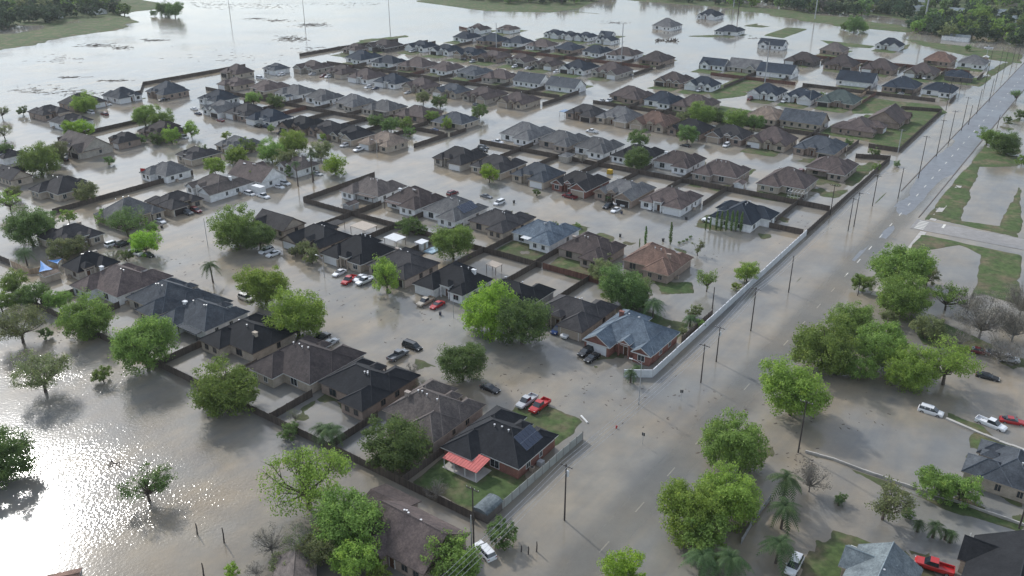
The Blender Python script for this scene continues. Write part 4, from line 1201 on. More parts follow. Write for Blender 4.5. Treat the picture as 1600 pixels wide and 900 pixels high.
        if h.type == 'dormer':
            put('garage_door', garage_mesh(4.9, 'garage_dark'), root, (c_, y0-.01, 0)); add_window(root, c_, y0, 3.2, 'S', .9, 1., tr)
            for dx in (-6.2, -2.4):
                dm = MB(); dm.box(dx-.9, dx+.9, y0+2.6, 0, 3.3, 4.7); dm.face([(dx-.9, y0+2.59, 4.69), (dx+.9, y0+2.59, 4.69), (dx, y0+2.59, 5.3)])
                dd = dm.build('dormer', M['w_white'], root); dr = MB(); hip(dr, dx-.9, dx+.9, y0+2.6, .5, 4.6, .6, 'gy', .25, False); dr.build('dormer_roof', [M[h.rc], M[h.rc+'_cap'], M[tr]], dd)
                add_window(root, dx, y0+2.6, 3.75, 'S', .7, .8, tr)
            pr = MB()
            for xx in np.arange(x0+.3, 1.9, 2.4): pr.box(xx-.08, xx+.08, y0-.6, y0-.44, -.6, 2.6)
            pr.box(x0, 2, y0-.58, y0-.5, .75, .85); pr.box(x0, 2, y0-.58, y0-.5, .1, .2)
            for xx in np.arange(x0+.3, 2, .3): pr.box(xx-.03, xx+.03, y0-.57, y0-.51, .2, .75)
            pr.build('porch_rail', M['trim'], root); pf = MB(); pf.hexa([(x0-.4, y0-.8, 2.5), (2.1, y0-.8, 2.5), (2.1, y0+1.3, 2.9), (x0-.4, y0+1.3, 2.9), (x0-.4, y0-.8, 2.62), (2.1, y0-.8, 2.62), (2.1, y0+1.3, 3.3), (x0-.4, y0+1.3, 3.3)]); pf.build('porch_roof', M[h.rc], root)
        else:
            add_window(root, c_, y0, .8, 'S', 1.8, 1.4, tr, not near)
        for fx in (.12, .3, .5, .7, .88):
            xx = x0+W_*fx
            if abs(xx-c_) > gw/2+.8: add_window(root, xx, y0+1.2, .8, 'S', 1.1, 1.4, tr, not near) if fx != .5 else put('front_door', door_mesh(), root, (xx, y0+1.19, 0))
            if rnd.random() < .8: add_window(root, xx, y1, .8, 'N', 1.1, 1.3, tr, not near)
        for s, nm in ((x0, 'W'), (x1, 'E')):
            yy = (y0+y1)/2+rnd.uniform(1, 2.5)
            add_window(root, s, yy, .85, nm, 1.1, 1.3, tr, not near)
            if h.type != 'dormer' and s == x0*side*-1: put('garage_door', garage_mesh(4.9, 'garage_white'), root, (s+(.01 if s > 0 else -.01), (y0+y1)/2-2.6, 0), {'W': -math.pi/2, 'E': math.pi/2}[nm])
        h.m = (y0, y1)
    if mid:
        ac = MB(); ac.box(-.4, .4, -.4, .4, -.3, .75); ac.tube([(0, 0, .75), (0, 0, .8)], .3, 8, 1); ac.build('air_conditioner', [M['trim_tan'], M['frame_dark']], root).location = ((x1+.6)*rnd.choice((-1, 1)), D_*rnd.uniform(.05, .25), .1)
    wall = wm.build('wall', M['w_'+h.wc], root)
    roof = rf.build('roof', [M[h.rc], M[h.rc+'_cap'], M[tr]], root)
    if mid:
        for k in range(rnd.choice((2, 3, 4)) if near else 1):
            x = rnd.uniform(-1, 1)*W_*.22; put('roof_vent', VENT, roof, (x, .6+rnd.uniform(0, .8), rz1-.5))
    if 'solar' in h.extra:
        m0, m1 = h.m; s_ = solar_mesh(5, 2) if h.id == 'R1.8' else solar_mesh(7, 2)
        o = put('solar_panel', s_, root)
        th = math.atan(pitch)
        if h.id == 'R1.8':      # on the slope that faces the road
            o.matrix_local = Matrix.Translation((x0-.5+2.0, -1.9, z0+.2+2.0*pitch+.05)) @ Matrix.Rotation(-math.pi/2, 4, 'Z') @ Matrix.Rotation(0, 4, 'X')
            o.matrix_local = Matrix.Translation((x0+.9, 1.6, z0+.24+1.4*pitch)) @ Matrix.Rotation(-th, 4, 'Y') @ Matrix.Rotation(-math.pi/2, 4, 'Z') @ Matrix.Translation((0, 0, 0))
        else:
            o.matrix_local = Matrix.Translation((x0+.9, 3.6, z0+.24+1.4*pitch)) @ Matrix.Rotation(-th, 4, 'Y') @ Matrix.Rotation(-math.pi/2, 4, 'Z')
    if near and h.rc != 'metal' and rnd.random() < .35:
        ch = MB(); ch.box(-.5, .5, -.35, .35, 0, 1.9); ch.box(-.6, .6, -.45, .45, 1.9, 2.05)
        ch.build('chimney', M['w_'+h.wc], roof).location = (W_*.3*rnd.choice((-1, 1)), D_*.12, rz1-2.6)
    return root
for h in HS: make_house(h)
# things on particular houses
def hp(px, py, z=0): return at(px, py, z)
def byid(i): return [h for h in HS if h.id == i][0]
hA = byid('R1.8')
aw = MB(); X = -hA.B/2+1.0                          # red corrugated awning on the field side (its back is local +Y)
def box_ab(mb, a0, a1, b0, b1, z0, z1, m=0): mb.hexa([xy(a0, b0, z0), xy(a1, b0, z0), xy(a1, b1, z0), xy(a0, b1, z0), xy(a0, b0, z1), xy(a1, b0, z1), xy(a1, b1, z1), xy(a0, b1, z1)], m)
p0 = ab(at(736, 712, 2.3))
ca, cb = p0; ca -= 1.5; loc = Vector((0, 0, 0))
def local_child(h, mb, name, mats):
    o = mb.build(name, mats); o.parent = h.root; o.matrix_parent_inverse = (Matrix.Translation(h.root.location) @ Matrix.Rotation(h.root.rotation_euler.z, 4, 'Z')).inverted(); return o
for i in range(26):
    b0 = cb-3.9+i*.3; aw.hexa([xy(ca-2.0, b0, 2.15), xy(ca+2.2, b0, 2.72), xy(ca+2.2, b0+.3, 2.72), xy(ca-2.0, b0+.3, 2.15)]+[xy(ca-2.0, b0, 2.22+.05*(i % 2)), xy(ca+2.2, b0, 2.79+.05*(i % 2)), xy(ca+2.2, b0+.3, 2.79+.05*(i % 2)), xy(ca-2.0, b0+.3, 2.22+.05*(i % 2))])
local_child(hA, aw, 'awning', M['redmetal'])
pp = MB()
for b0 in (cb-3.7, cb-1.2, cb+1.3, cb+3.6): box_ab(pp, ca-1.9, ca-1.75, b0, b0+.12, -.3, 2.2)
local_child(hA, pp, 'awning_post', M['trim'])
sl = MB(); box_ab(sl, ca-2.1, ca+2.4, cb-4, cb+4, -.3, .22); local_child(hA, sl, 'patio_slab', M['concrete'])
hS = byid('R5.7'); ca, cb = ab(at(1246, 303, 1.5)); sp = MB()
for i in range(6):
    b0 = cb-3+i*1.2; box_ab(sp, ca-1.6, ca-1.5, b0-.05, b0+.05, -.2, 2.4); box_ab(sp, ca-1.6, ca+1.8, b0-.04, b0+.04, 2.4, 2.5)
for z in (.7, 2.4): box_ab(sp, ca-1.61, ca-1.49, cb-3.05, cb+3.05, z, z+.1)
for b0 in (cb-3, cb+3):
    for i in range(3): box_ab(sp, ca-1.6+i*1.5, ca-1.5+i*1.5, b0-.05, b0+.05, -.2, 2.4)
local_child(hS, sp, 'screen_porch', M['trim'])
# ---------------------------------------------------------------- trees
def leaf_quads(rs, cen, rad, n, size, squash=.75, updir=.45):
    """n leaf-sized faces spread through each clump"""
    K = len(cen); c = np.repeat(cen, n, 0); r_ = np.repeat(rad, n)
    d_ = rs.normal(size=(K*n, 3)); d_ /= np.linalg.norm(d_, axis=1, keepdims=True)
    rr = r_*(rs.uniform(0, 1, K*n)**.45); off = d_*rr[:, None]; off[:, 2] *= squash
    p = c+off
    nrm = d_*.55+rs.normal(size=(K*n, 3))*.5; nrm[:, 2] += updir; nrm /= np.linalg.norm(nrm, axis=1, keepdims=True)
    t1 = np.cross(nrm, rs.normal(size=(K*n, 3))); t1 /= np.linalg.norm(t1, axis=1, keepdims=True); t2 = np.cross(nrm, t1)
    s = size*rs.uniform(.6, 1.35, K*n)[:, None]
    v = np.stack([p-t1*s*.5, p-t2*s*.32, p+t1*s*.5, p+t2*s*.32], 1).reshape(-1, 3)
    return v
def make_crown(seed, Rr, ncl, nleaf, size, flat=.84, hc=.76, shape='round', gap=0):
    rs = np.random.RandomState(seed); cen, rad = [], []
    lobes = [(0, 0, 0, 1)]+[(math.cos(a)*.45, math.sin(a)*.45, rs.uniform(-.25, .3), rs.uniform(.5, .7)) for a in rs.uniform(0, 6.28)+np.arange(5)*1.257]
    while len(cen) < ncl:
        q = rs.normal(size=3); q /= np.linalg.norm(q); f = rs.uniform(.35, 1)**.6
        lb = lobes[rs.randint(len(lobes))]
        p = np.array([lb[0]+q[0]*f*lb[3]*.82, lb[1]+q[1]*f*lb[3]*.82, (lb[2]+q[2]*f*lb[3])*flat])
        if math.hypot(p[0], p[1]) > .92 or p[2] < -flat*.85: continue
        if gap and vnoise(p[0]*2.5+seed, p[1]*2.5, 4)+.3*rs.rand() < gap: continue
        cen.append(p); rad.append(rs.uniform(.14, .25))
    cen = np.array(cen)*Rr; cen[:, 2] += hc*Rr; rad = np.array(rad)*Rr
    return leaf_quads(rs, cen, rad, nleaf, size), cen
def limb_mesh(seed, Rr, cen, hc, n=14, r0=.045, m='bark', bare=False):
    rs = random.Random(seed); mb = MB(); th = hc*Rr*.42
    lean = Vector((rs.uniform(-.06, .06)*Rr, rs.uniform(-.06, .06)*Rr, 0))
    mb.tube([(0, 0, -.7), lean*.5+Vector((0, 0, th*.5)), lean+Vector((0, 0, th))], [r0*Rr*1.3, r0*Rr, r0*Rr*.85], 7)
    pick = rs.sample(range(len(cen)), min(n, len(cen)))
    for k in pick:
        c = Vector(cen[k]); s = lean+Vector((0, 0, th*rs.uniform(.75, 1))); md = s.lerp(c, .5)+Vector((rs.uniform(-.08, .08), rs.uniform(-.08, .08), rs.uniform(-.1, .02)))*Rr
        mb.tube([s, md, c], [r0*Rr*.55, r0*Rr*.32, r0*Rr*.1], 5, cap=False)
        if bare:
            for j in range(5):
                e = c+Vector((rs.uniform(-.2, .2), rs.uniform(-.2, .2), rs.uniform(-.05, .2)))*Rr; mb.tube([md.lerp(c, rs.uniform(.2, 1)), e], [r0*Rr*.14, r0*Rr*.04], 3, cap=False)
    return mb.mesh('trunk', M[m])
QI = lambda v: np.arange(len(v)).reshape(-1, 4)
PROTO = {}
def proto(kind, size):
    """kind of crown x size class; several crowns of each, shared by their copies"""
    k = (kind, size)
    if k in PROTO: return PROTO[k]
    out = []
    Rr, ncl, nl, ls, nvar = {'big': (8, 210, 90, .43, 5), 'mid': (5, 100, 60, .38, 5), 'small': (3, 55, 34, .36, 4), 'far': (5, 42, 11, 1.2, 6)}[size]
    for s in range(nvar):
        sd_ = hash((s*7+1)) % 1000+{'big': 11, 'mid': 23, 'small': 37, 'far': 51}[size]+ord(kind[0])*13
        if kind == 'open': v, cen = make_crown(sd_, Rr, int(ncl*.62), int(nl*.62), ls*.9, .6, .85, gap=.5); tk = limb_mesh(sd_, Rr, cen, .85, 26, bare=True)
        elif kind == 'bare': v, cen = make_crown(sd_, Rr, ncl, int(nl*.5), ls*.5, .7, .8); tk = limb_mesh(sd_, Rr, cen, .8, 60, .035, 'bark_grey', bare=True)
        else: v, cen = make_crown(sd_, Rr, ncl, nl, ls); tk = limb_mesh(sd_, Rr, cen, .82)
        out.append((Rr, npmesh('crown', v, QI(v), LEAF['G']), tk))
    PROTO[k] = out; return out
LM = {'B': 'B', 'Y': 'Y', 'G': 'G', 'D': 'D', 'O': 'O', 'N': 'N', 'F': 'F'}
_tn = [0]
def tree_xy(p, Rr, kind='G', label=None, group=None, form='full', size=None, name='broadleaf_tree', cat='tree', hz=1.0):
    _tn[0] += 1; rnd = random.Random(_tn[0]*31)
    if size is None: size = 'big' if Rr > 5.6 else 'mid' if Rr > 3.3 else 'small'
    R0, cm, tm = rnd.choice(proto(form, size))
    root = thing(name, (p.x, p.y, 0), rnd.uniform(0, 6.28), label, cat, group); s = Rr/R0
    root.scale = (s, s, s*hz)
    c = put('crown', cm, root); c.material_slots[0].link = 'OBJECT'; c.material_slots[0].material = LEAF[LM[kind]]
    put('trunk', tm, root); return root
def tree(px, py, rpx, kind, label, form='full', hz=1.0, group=None, name='broadleaf_tree', cat='tree'):
    Rr = rpx/scl(px, py); 
    for _ in range(3): hc = .76*Rr*hz; Rr = rpx/scl(px, py, hc)*1.14
    return tree_xy(at(px, py, hc), Rr, kind, label, group, form, None, name, cat, hz)
for t_ in TREES.strip().splitlines():
    f_ = [x.strip() for x in t_.split('|')]; n_ = f_[0].split()
    px, py, rr = float(n_[0]), float(n_[1]), float(n_[2]); form = {'f': 'full', 'o': 'open', 'b': 'bare'}[n_[4]]; hz = float(n_[5]) if len(n_) > 5 else 1.0
    sh = rr/scl(px, py) < 2.1 and 'shrub' in f_[1]
    tree(px, py, rr, n_[3], f_[1], form, hz, None, 'shrub' if sh else 'broadleaf_tree' if form != 'bare' else 'bare_tree', 'shrub' if sh else 'tree')
# palms
def palm_meshes(seed, H, L_, nf=26, fan=False):
    rs = random.Random(seed); tb = MB(); lean = Vector((rs.uniform(-.04, .04)*H, rs.uniform(-.04, .04)*H, 0))
    tb.tube([(0, 0, -.7), lean*.4+Vector((0, 0, H*.5)), lean+Vector((0, 0, H))], [.26, .19, .17], 8); fb = MB(); top = lean+Vector((0, 0, H))
    for i in range(nf):
        a = i*2.4+rs.uniform(-.2, .2); el = rs.uniform(-.35, 1.15); Lf = L_*rs.uniform(.8, 1.1); dr = Vector((math.cos(a), math.sin(a), 0)); sd_ = Vector((-dr.y, dr.x, 0))
        pts = []; N = 7
        for j in range(N+1):
            u = j/N; r_ = Lf*u*math.cos(el*(1-.5*u)); z = Lf*(math.sin(el)*u-.85*u*u); pts.append(top+dr*max(r_, .02)+Vector((0, 0, z)))
        for j in range(N):
            for q in range(2):
                u = (j+q*.5)/N; w_ = (.62 if not fan else .45)*L_/2.6*math.sin(math.pi*min(.96, u*.8+.16)); p = pts[j].lerp(pts[j+1], q*.5); n2 = pts[j].lerp(pts[j+1], q*.5+.34)
                for s in (-1, 1):
                    tip = p.lerp(n2, .7)+sd_*s*w_+Vector((0, 0, -.35*w_))+(n2-p)*.9; fb.face([p, n2, tip+(n2-p)*.25, tip])
    return tb.mesh('trunk', M['bark']), fb.mesh('fronds', LEAF['P'])
PM = {}
def palm(px, py, zt, L_, label, group=None, k=None):
    """px, py: where the trunk meets the ground; zt: trunk height"""
    key = (round(zt), round(L_*2), (k or 0)); 
    if key not in PM: PM[key] = palm_meshes(hash(key) % 999, zt, L_)
    tb, fb = PM[key]; p = at(px, py); root = thing('palm_tree', (p.x, p.y, 0), px*.37, label, 'palm tree', group); put('trunk', tb, root); put('fronds', fb, root); return root
for px, py, zt, L_, lab in PALMS: palm(px, py, zt, L_, lab)
# cypresses
rs_ = np.random.RandomState(5); cc = []; cr_ = []
for i in range(26): u = i/25; cc.append((rs_.uniform(-.08, .08), rs_.uniform(-.08, .08), .5+5.4*u)); cr_.append(.5*math.sin(math.pi*min(.95, u*.75+.22))**.8)
v = leaf_quads(rs_, np.array(cc), np.array(cr_), 26, .3, 1.3, .2); CYP = npmesh('crown', v, QI(v), LEAF['D'])
tk_ = MB(); tk_.tube([(0, 0, -.6), (0, 0, 2)], [.12, .08], 6); CYT = tk_.mesh('trunk', M['bark'])
def cypress(px, py, s, label, group=None):
    p = at(px, py); root = thing('cypress_tree', (p.x, p.y, 0), px, label, 'cypress', group); root.scale = (s, s, s*1.0); put('crown', CYP, root); put('trunk', CYT, root)
cyl = ['leftmost', 'second from left', 'third from left', 'fourth from left', 'fifth from left', 'third from right', 'second from right', 'rightmost']
for i, px in enumerate((1102, 1109, 1118.5, 1126, 1134, 1142, 1149, 1157)):
    cypress(px, 360+i*.3, (.75, .8, 1.05, 1.1, 1.15, 1.15, 1.15, 1.1)[i], 'slim dark cypress %s in the row before the white house' % cyl[i], 'cypress row before the white house')
cypress(1008, 384, 1.05, 'lone slim cypress left behind the orange-roofed house'); cypress(1047, 382, 1.2, 'lone slim cypress right behind the orange-roofed house'); cypress(999, 387, .5, 'small cypress at the left corner of the orange-roofed house')
# far woods: trees placed on the land, copies of a few crowns
MASS = []
def woods(poly, n, seed, label, group, R_=(4.5, 7.5), kinds='FFGDO', form='full', dmin=7.5, solo=60):
    pp = pxpoly(poly); rnd = random.Random(seed); a_ = [q[0] for q in pp]; b_ = [q[1] for q in pp]; put_ = []; tries = 0
    while len(put_) < n and tries < 20000:
        tries += 1; a = rnd.uniform(min(a_), max(a_)); b = rnd.uniform(min(b_), max(b_))
        if sdpoly(np.array([a]), np.array([b]), pp)[0] < 0: continue
        if any((a-q[0])**2+(b-q[1])**2 < dmin**2 for q in put_): continue
        put_.append((a, b)); f = 'bare' if rnd.random() < .08 else form
        if len(put_) > solo:                             # the farther trees read as one mass
            R0, cm, tm = rnd.choice(proto('full', 'far')); s = rnd.uniform(*R_)/R0; v_ = np.empty(len(cm.vertices)*3, np.float32); cm.vertices.foreach_get('co', v_); v_ = v_.reshape(-1, 3)*s
            th = rnd.uniform(0, 6.28); q_ = xy(a, b); v2 = v_.copy(); v2[:, 0] = v_[:, 0]*math.cos(th)-v_[:, 1]*math.sin(th)+q_.x; v2[:, 1] = v_[:, 0]*math.sin(th)+v_[:, 1]*math.cos(th)+q_.y
            MASS.append(v2); continue
        o = tree_xy(xy(a, b), rnd.uniform(*R_), 'N' if f == 'bare' else rnd.choice(kinds), label, group, form, 'far', 'woodland_tree', 'tree', rnd.uniform(.8, 1.15))
woods([(-20, 34), (0, 48), (40, 44), (95, 34), (150, 27), (195, 24), (205, 14), (180, 2), (150, -14), (-20, -14)], 120, 1, 'dark tree of the wood at the top left corner', 'trees of the wood at the top left', (6, 10), dmin=9)
woods([(740, 2), (800, 7), (880, 8), (930, 3), (960, -4), (960, -16), (740, -16)], 75, 2, 'dark tree of the wood at the top middle edge', 'trees of the wood at the top middle', (6, 9.5), dmin=8)
woods([(1020, 0), (1090, 6), (1160, 11), (1240, 19), (1290, 23), (1420, 30), (1420, 6), (1290, -6), (1100, -14), (990, -12)], 120, 3, 'tree of the wood along the top right field edge', 'trees of the wood at the top right', (6, 9.5), dmin=9)
woods([(1418, 52), (1460, 60), (1520, 66), (1600, 74), (1640, 72), (1640, 30), (1560, 28), (1480, 26), (1440, 34)], 110, 4, 'tree of the thicket left of the road at the top right', 'trees of the top right thicket', (4.5, 8), 'FGGDO', dmin=6.5)
woods([(1430, 24), (1640, 26), (1640, -14), (1420, -14)], 60, 5, 'tree among the far houses at the top right corner', 'trees among the far top right houses', (5, 9), dmin=13)

_m = np.concatenate(MASS); tag(put('far_wood', npmesh('far_wood', _m, QI(_m), LEAF['F'])), kind='stuff')
# ---------------------------------------------------------------- vehicles
def loft(mb, secs, m=0):
    """secs: list of (x, halfwidth_bottom, halfwidth_top, z0, z1, z2) six-point sections along the car"""
    base = len(mb.v)
    for x, wb_, wt, z0, z1, z2 in secs:
        mb.v += [(x, -wb_*.92, z0), (x, wb_*.92, z0), (x, wb_, (z0+z1)/2), (x, wb_*.97, z1), (x, wt, z2), (x, -wt, z2), (x, -wb_*.97, z1), (x, -wb_, (z0+z1)/2)]
    n = 8
    for i in range(len(secs)-1):
        for k in range(n):
            a = base+i*n+k; b = base+i*n+(k+1) % n; mb.f.append((a, b, b+n, a+n)); mb.m.append(m)
    mb.f.append(tuple(base+k for k in range(n))); mb.m.append(m); mb.f.append(tuple(base+(len(secs)-1)*n+k for k in range(n))[::-1]); mb.m.append(m)
def car_meshes(kind):
    b = MB(); g = MB(); Lh = {'sedan': 2.35, 'suv': 2.4, 'pickup': 2.85, 'van': 2.6}[kind]; w_ = {'sedan': .9, 'suv': .96, 'pickup': .99, 'van': .98}[kind]
    if kind == 'sedan':
        loft(b, [(-2.35, .78, .70, .35, .70, .80), (-2.15, .88, .78, .25, .80, .95), (-1.3, .9, .80, .22, .85, 1.0), (0, .9, .80, .22, .82, .95), (1.1, .9, .78, .22, .80, .92), (2.0, .86, .72, .25, .66, .78), (2.32, .74, .62, .35, .55, .62)])
        loft(g, [(-1.72, .76, .66, .9, .95, .98), (-1.05, .77, .58, .9, 1.1, 1.36), (.15, .77, .58, .9, 1.1, 1.38), (.95, .76, .66, .88, .92, .96)])
        b.box(-1.0, .12, -.58, .58, 1.355, 1.41)
    elif kind in ('suv', 'van'):
        rt = -2.0 if kind == 'suv' else -2.25; hh = 1.66 if kind == 'suv' else 1.78; fr = .55 if kind == 'suv' else 1.0
        loft(b, [(-Lh, .84, .78, .38, .85, .98), (-Lh+.15, .94, .86, .28, .95, 1.08), (0, .96, .88, .26, .92, 1.05), (1.2, .95, .84, .26, .9, 1.02), (Lh-.25, .9, .78, .3, .78, .92), (Lh, .8, .7, .4, .62, .72)])
        loft(g, [(rt-.25, .83, .78, 1.0, 1.04, 1.08), (rt+.05, .84, .68, 1.0, 1.25, hh-.04), (fr-.1, .84, .68, 1.0, 1.25, hh-.02), (fr+.8, .82, .74, .98, 1.0, 1.04)])
        b.box(rt+.02, fr-.1, -.68, .68, hh-.04, hh+.03)
        for s in (-1, 1):
            b.box(rt+.1, fr-.3, s*.62-.03, s*.62+.03, hh+.03, hh+.09)
            for x in (rt+.9, -.1): b.hexa([(x-.07, s*.80-.05, 1.02), (x+.07, s*.80-.05, 1.02), (x+.07, s*.80+.05, 1.02), (x-.07, s*.80+.05, 1.02), (x-.07, s*.67-.04, hh), (x+.07, s*.67-.04, hh), (x+.07, s*.67+.04, hh), (x-.07, s*.67+.04, hh)])
    else:
        loft(b, [(-.62, .97, .88, .35, 1.0, 1.12), (.3, .98, .9, .35, 1.0, 1.12), (1.4, .98, .88, .35, .98, 1.1), (2.5, .95, .84, .38, .92, 1.02), (2.85, .86, .76, .45, .72, .85)])
        b.box(-2.85, -.6, -.97, .97, .45, .68); b.box(-2.85, -2.75, -.97, .97, .68, 1.12)
        for s in (-1, 1): b.box(-2.85, -.6, s*.91-.06, s*.91+.06, .68, 1.12)
        loft(g, [(-.6, .84, .76, 1.05, 1.1, 1.14), (-.5, .84, .70, 1.05, 1.35, 1.78), (.75, .84, .70, 1.05, 1.35, 1.80), (1.5, .82, .76, 1.02, 1.06, 1.1)])
        b.box(-.48, .72, -.7, .7, 1.77, 1.84)
    if kind == 'sedan':
        for s in (-1, 1):
            for x in (-.55,): b.hexa([(x-.06, s*.76-.04, .9), (x+.06, s*.76-.04, .9), (x+.06, s*.76+.04, .9), (x-.06, s*.76+.04, .9), (x-.05, s*.58-.03, 1.38), (x+.05, s*.58-.03, 1.38), (x+.05, s*.58+.03, 1.38), (x-.05, s*.58+.03, 1.38)])
    for s in (-1, 1): b.box((.75 if kind != 'sedan' else .7), (.95 if kind != 'sedan' else .88), s*(w_+.06)-.07, s*(w_+.06)+.07, 1.0, 1.15)
    wr = .33 if kind == 'sedan' else .37; wm_ = MB(); wm_.tube([(0, -.12, 0), (0, .12, 0)], wr, 14, 0); wm_.tube([(0, -.13, 0), (0, .13, 0)], wr*.6, 10, 1)
    hl = MB(); hl.box(-.06, .06, -.16, .16, -.08, .08)
    return dict(body=b.mesh('body', PAINT['white']), glass=g.mesh('windows', M['glass']), wheel=wm_.mesh('wheel', [M['tyre'], M['rim']]),
                head=hl.mesh('headlight', M['lamp']), tail=hl.mesh('taillight', M['tail']), L=Lh, w=w_, wx={'sedan': 1.45, 'suv': 1.5, 'pickup': 1.85, 'van': 1.65}[kind], wr=wr, kind=kind)
CM = {k: car_meshes(k) for k in ('sedan', 'suv', 'pickup', 'van')}
CM['pickup']['bed'] = None
HEAD = {'N': 54.5, 'S': 234.5, 'W': 144.5, 'E': -35.5}
NM = {'sedan': 'car', 'suv': 'suv', 'pickup': 'pickup_truck', 'van': 'van'}
def car(px, py, kind, colr, head, label):
    p = at(px, py, .7); a, b = ab(p); gz = max(ground_z(a, b), -.32); cmm = CM[kind]
    ang = HEAD[head] if head in HEAD else float(head)
    root = thing(NM[kind], (p.x, p.y, gz), R(ang+random.Random(px).uniform(-4, 4)), label, NM[kind].replace('_', ' ') if kind != 'suv' else 'SUV', 'cars parked at the flooded houses')
    o = put('body', cmm['body'], root); o.material_slots[0].link = 'OBJECT'; o.material_slots[0].material = PAINT[colr]
    put('windows', cmm['glass'], root)
    for sx in (-1, 1):
        for sy in (-1, 1): put('wheel', cmm['wheel'], root, (sx*cmm['wx'], sy*(cmm['w']-.1), cmm['wr']))
    for s in (-1, 1):
        put('headlight', cmm['head'], root, (cmm['L']-.08, s*(cmm['w']-.34), .68 if kind == 'sedan' else .82)); put('taillight', cmm['tail'], root, (-cmm['L']+.05, s*(cmm['w']-.28), .78 if kind == 'sedan' else .9))
    return root
for c_ in CARS.strip().splitlines():
    f_ = [x.strip() for x in c_.split('|')]; n_ = f_[0].split(); car(float(n_[0]), float(n_[1]), n_[2], n_[3], n_[4], f_[1])

# ---------------------------------------------------------------- fences and walls
def fence(pts, h, m, label, name='board_fence', cat='fence', posts=True, group=None, thick=.05, z0=None, gaps=True):
    """pts in street-grid metres"""
    P = [xy(a, b) for a, b in pts]; o0 = P[0]; root = thing(name, o0, 0, label, cat, group); mb = MB(); rnd = random.Random(label); pl = []
    for p, q in zip(P, P[1:]):
        d_ = (q-p); Ln = d_.length
        if Ln < .1: continue
        d_.normalize(); n = Vector((-d_.y, d_.x, 0))*thick/2; k = max(1, round(Ln/2.4)); pl.append((p, d_))
        for i in range(k):
            s = p+d_*(Ln*i/k-(.03 if i else 0))-o0; e = p+d_*(Ln*(i+1)/k)-o0; hh = h+rnd.uniform(-.05, .05)
            mb.hexa([s-n+Vector((0, 0, -.7)), e-n+Vector((0, 0, -.7)), e+n+Vector((0, 0, -.7)), s+n+Vector((0, 0, -.7)), s-n+Vector((0, 0, hh)), e-n+Vector((0, 0, hh+rnd.uniform(-.04, .04))), e+n+Vector((0, 0, hh)), s+n+Vector((0, 0, hh))])
            pl.append((p+d_*(Ln*(i+1)/k), d_))
    mb.build('fence_panel', M[m], root)
    if posts:
        pmsh = MB(); pmsh.box(-.06, .06, -.06, .06, -.7, h+.12); me = pmsh.mesh('fence_post', M['bark_grey' if m in ('fence_white', 'wall_white') else m])
        for p, d_ in pl[:95]: put('fence_post', me, root, p-o0, math.atan2(d_.y, d_.x))
    return root
fence([(90, 72), (90, 222)], 1.75, 'fence_dark', 'long dark board fence between the bottom house row and the brown field')
fence([(121, 69.5), (91, 70)], 1.8, 'fence_white', 'pale panel fence along the road below the red awning house', 'panel_fence', thick=.06)
fence([(146.5, 74.5), (150, 69.3), (255, 70)], 1.9, 'wall_white', 'long white boundary wall along the flooded main road', 'boundary_wall', 'wall', thick=.2, gaps=False)
fence([(255.3, 70), (357, 70), (352, 82)], 1.85, 'fence_dark', 'dark board fence along the road beyond the white wall')
fence([(371, 82), (371, 70), (457, 70.5), (452, 88)], 1.85, 'fence_dark', 'dark board fence round the two brown gabled houses by the road')
fence([(186, 104), (186, 122)], 1.8, 'fence_red', 'reddish board fence beside the orange-roofed house plot')
fence([(186, 122.5), (186, 220)], 1.8, 'fence_dark', 'dark rear fence between second and third rows from the bottom')
fence([(186.5, 221), (222, 221.5)], 1.8, 'fence_dark', 'dark end fence left of the third row from the bottom')
fence([(282, 71), (282, 218)], 1.85, 'fence_dark', 'dark rear fence between fourth and fifth rows, right of centre', posts=False)
fence([(255, 71), (255, 84)], 1.8, 'fence_dark', 'dark fence in front of the cypress row by the white house', posts=False)
for a_, b0, b1, lab in ((376, 100, 218, 'dark rear fence behind the sixth row, right of centre'), (480, 150, 200, 'brown rear fence behind the eighth row, right of centre'), (480, 78, 146, 'dark fence between the two nearest top right rows'), (574, 78, 170, 'low fence behind the middle row of top right block'),
                        (283, 238, 405, 'dark rear fence between first and second rows, upper left block'), (376, 238, 410, 'dark rear fence between third and fourth rows, upper left block'), (478, 238, 372, 'brown rear fence between fifth and sixth rows, upper left block')):
    fence([(a_, b0), (a_, b1)], 1.85, 'fence_dark' if 'dark' in lab else 'fence_red', lab, posts=False)
fence([(271, 444), (311, 443), (340, 443)], 1.85, 'fence_dark', 'dark perimeter fence facing the open flood, nearest the upper left', posts=False)
fence([(385, 445), (425, 444), (470, 436)], 1.85, 'fence_dark', 'dark perimeter fence facing the open flood, behind the brown roofs', posts=False)
fence([(271, 444), (257, 425), (250, 425)], 1.85, 'fence_dark', 'dark side fence of the slate-roofed house, upper left', posts=False)
fence([(512, 410), (540, 425), (545, 440)], 1.85, 'fence_red', 'brown fence behind the farthest navy roofs, top left of block', posts=False)
fence([(130, 279), (147, 279), (184, 279)], 1.8, 'fence_dark', 'dark fence behind the white house with the flag, left')
fence([(180, 367), (225, 369)], 1.8, 'fence_dark', 'dark fence beside the bright green tree, far upper left', posts=False)
fence([(100, 262), (100, 247)], 1.8, 'fence_dark', 'dark fence at the left edge below the shade sails')
fence([(100, 246), (100, 236), (106, 232)], 1.6, 'fence_light', 'pale board fence round the deck with blue shade sails')
fence([(451, 128), (468, 112), (485, 112)], 1.8, 'fence_light', 'new pale board fence beside the small shed, top right', posts=False)
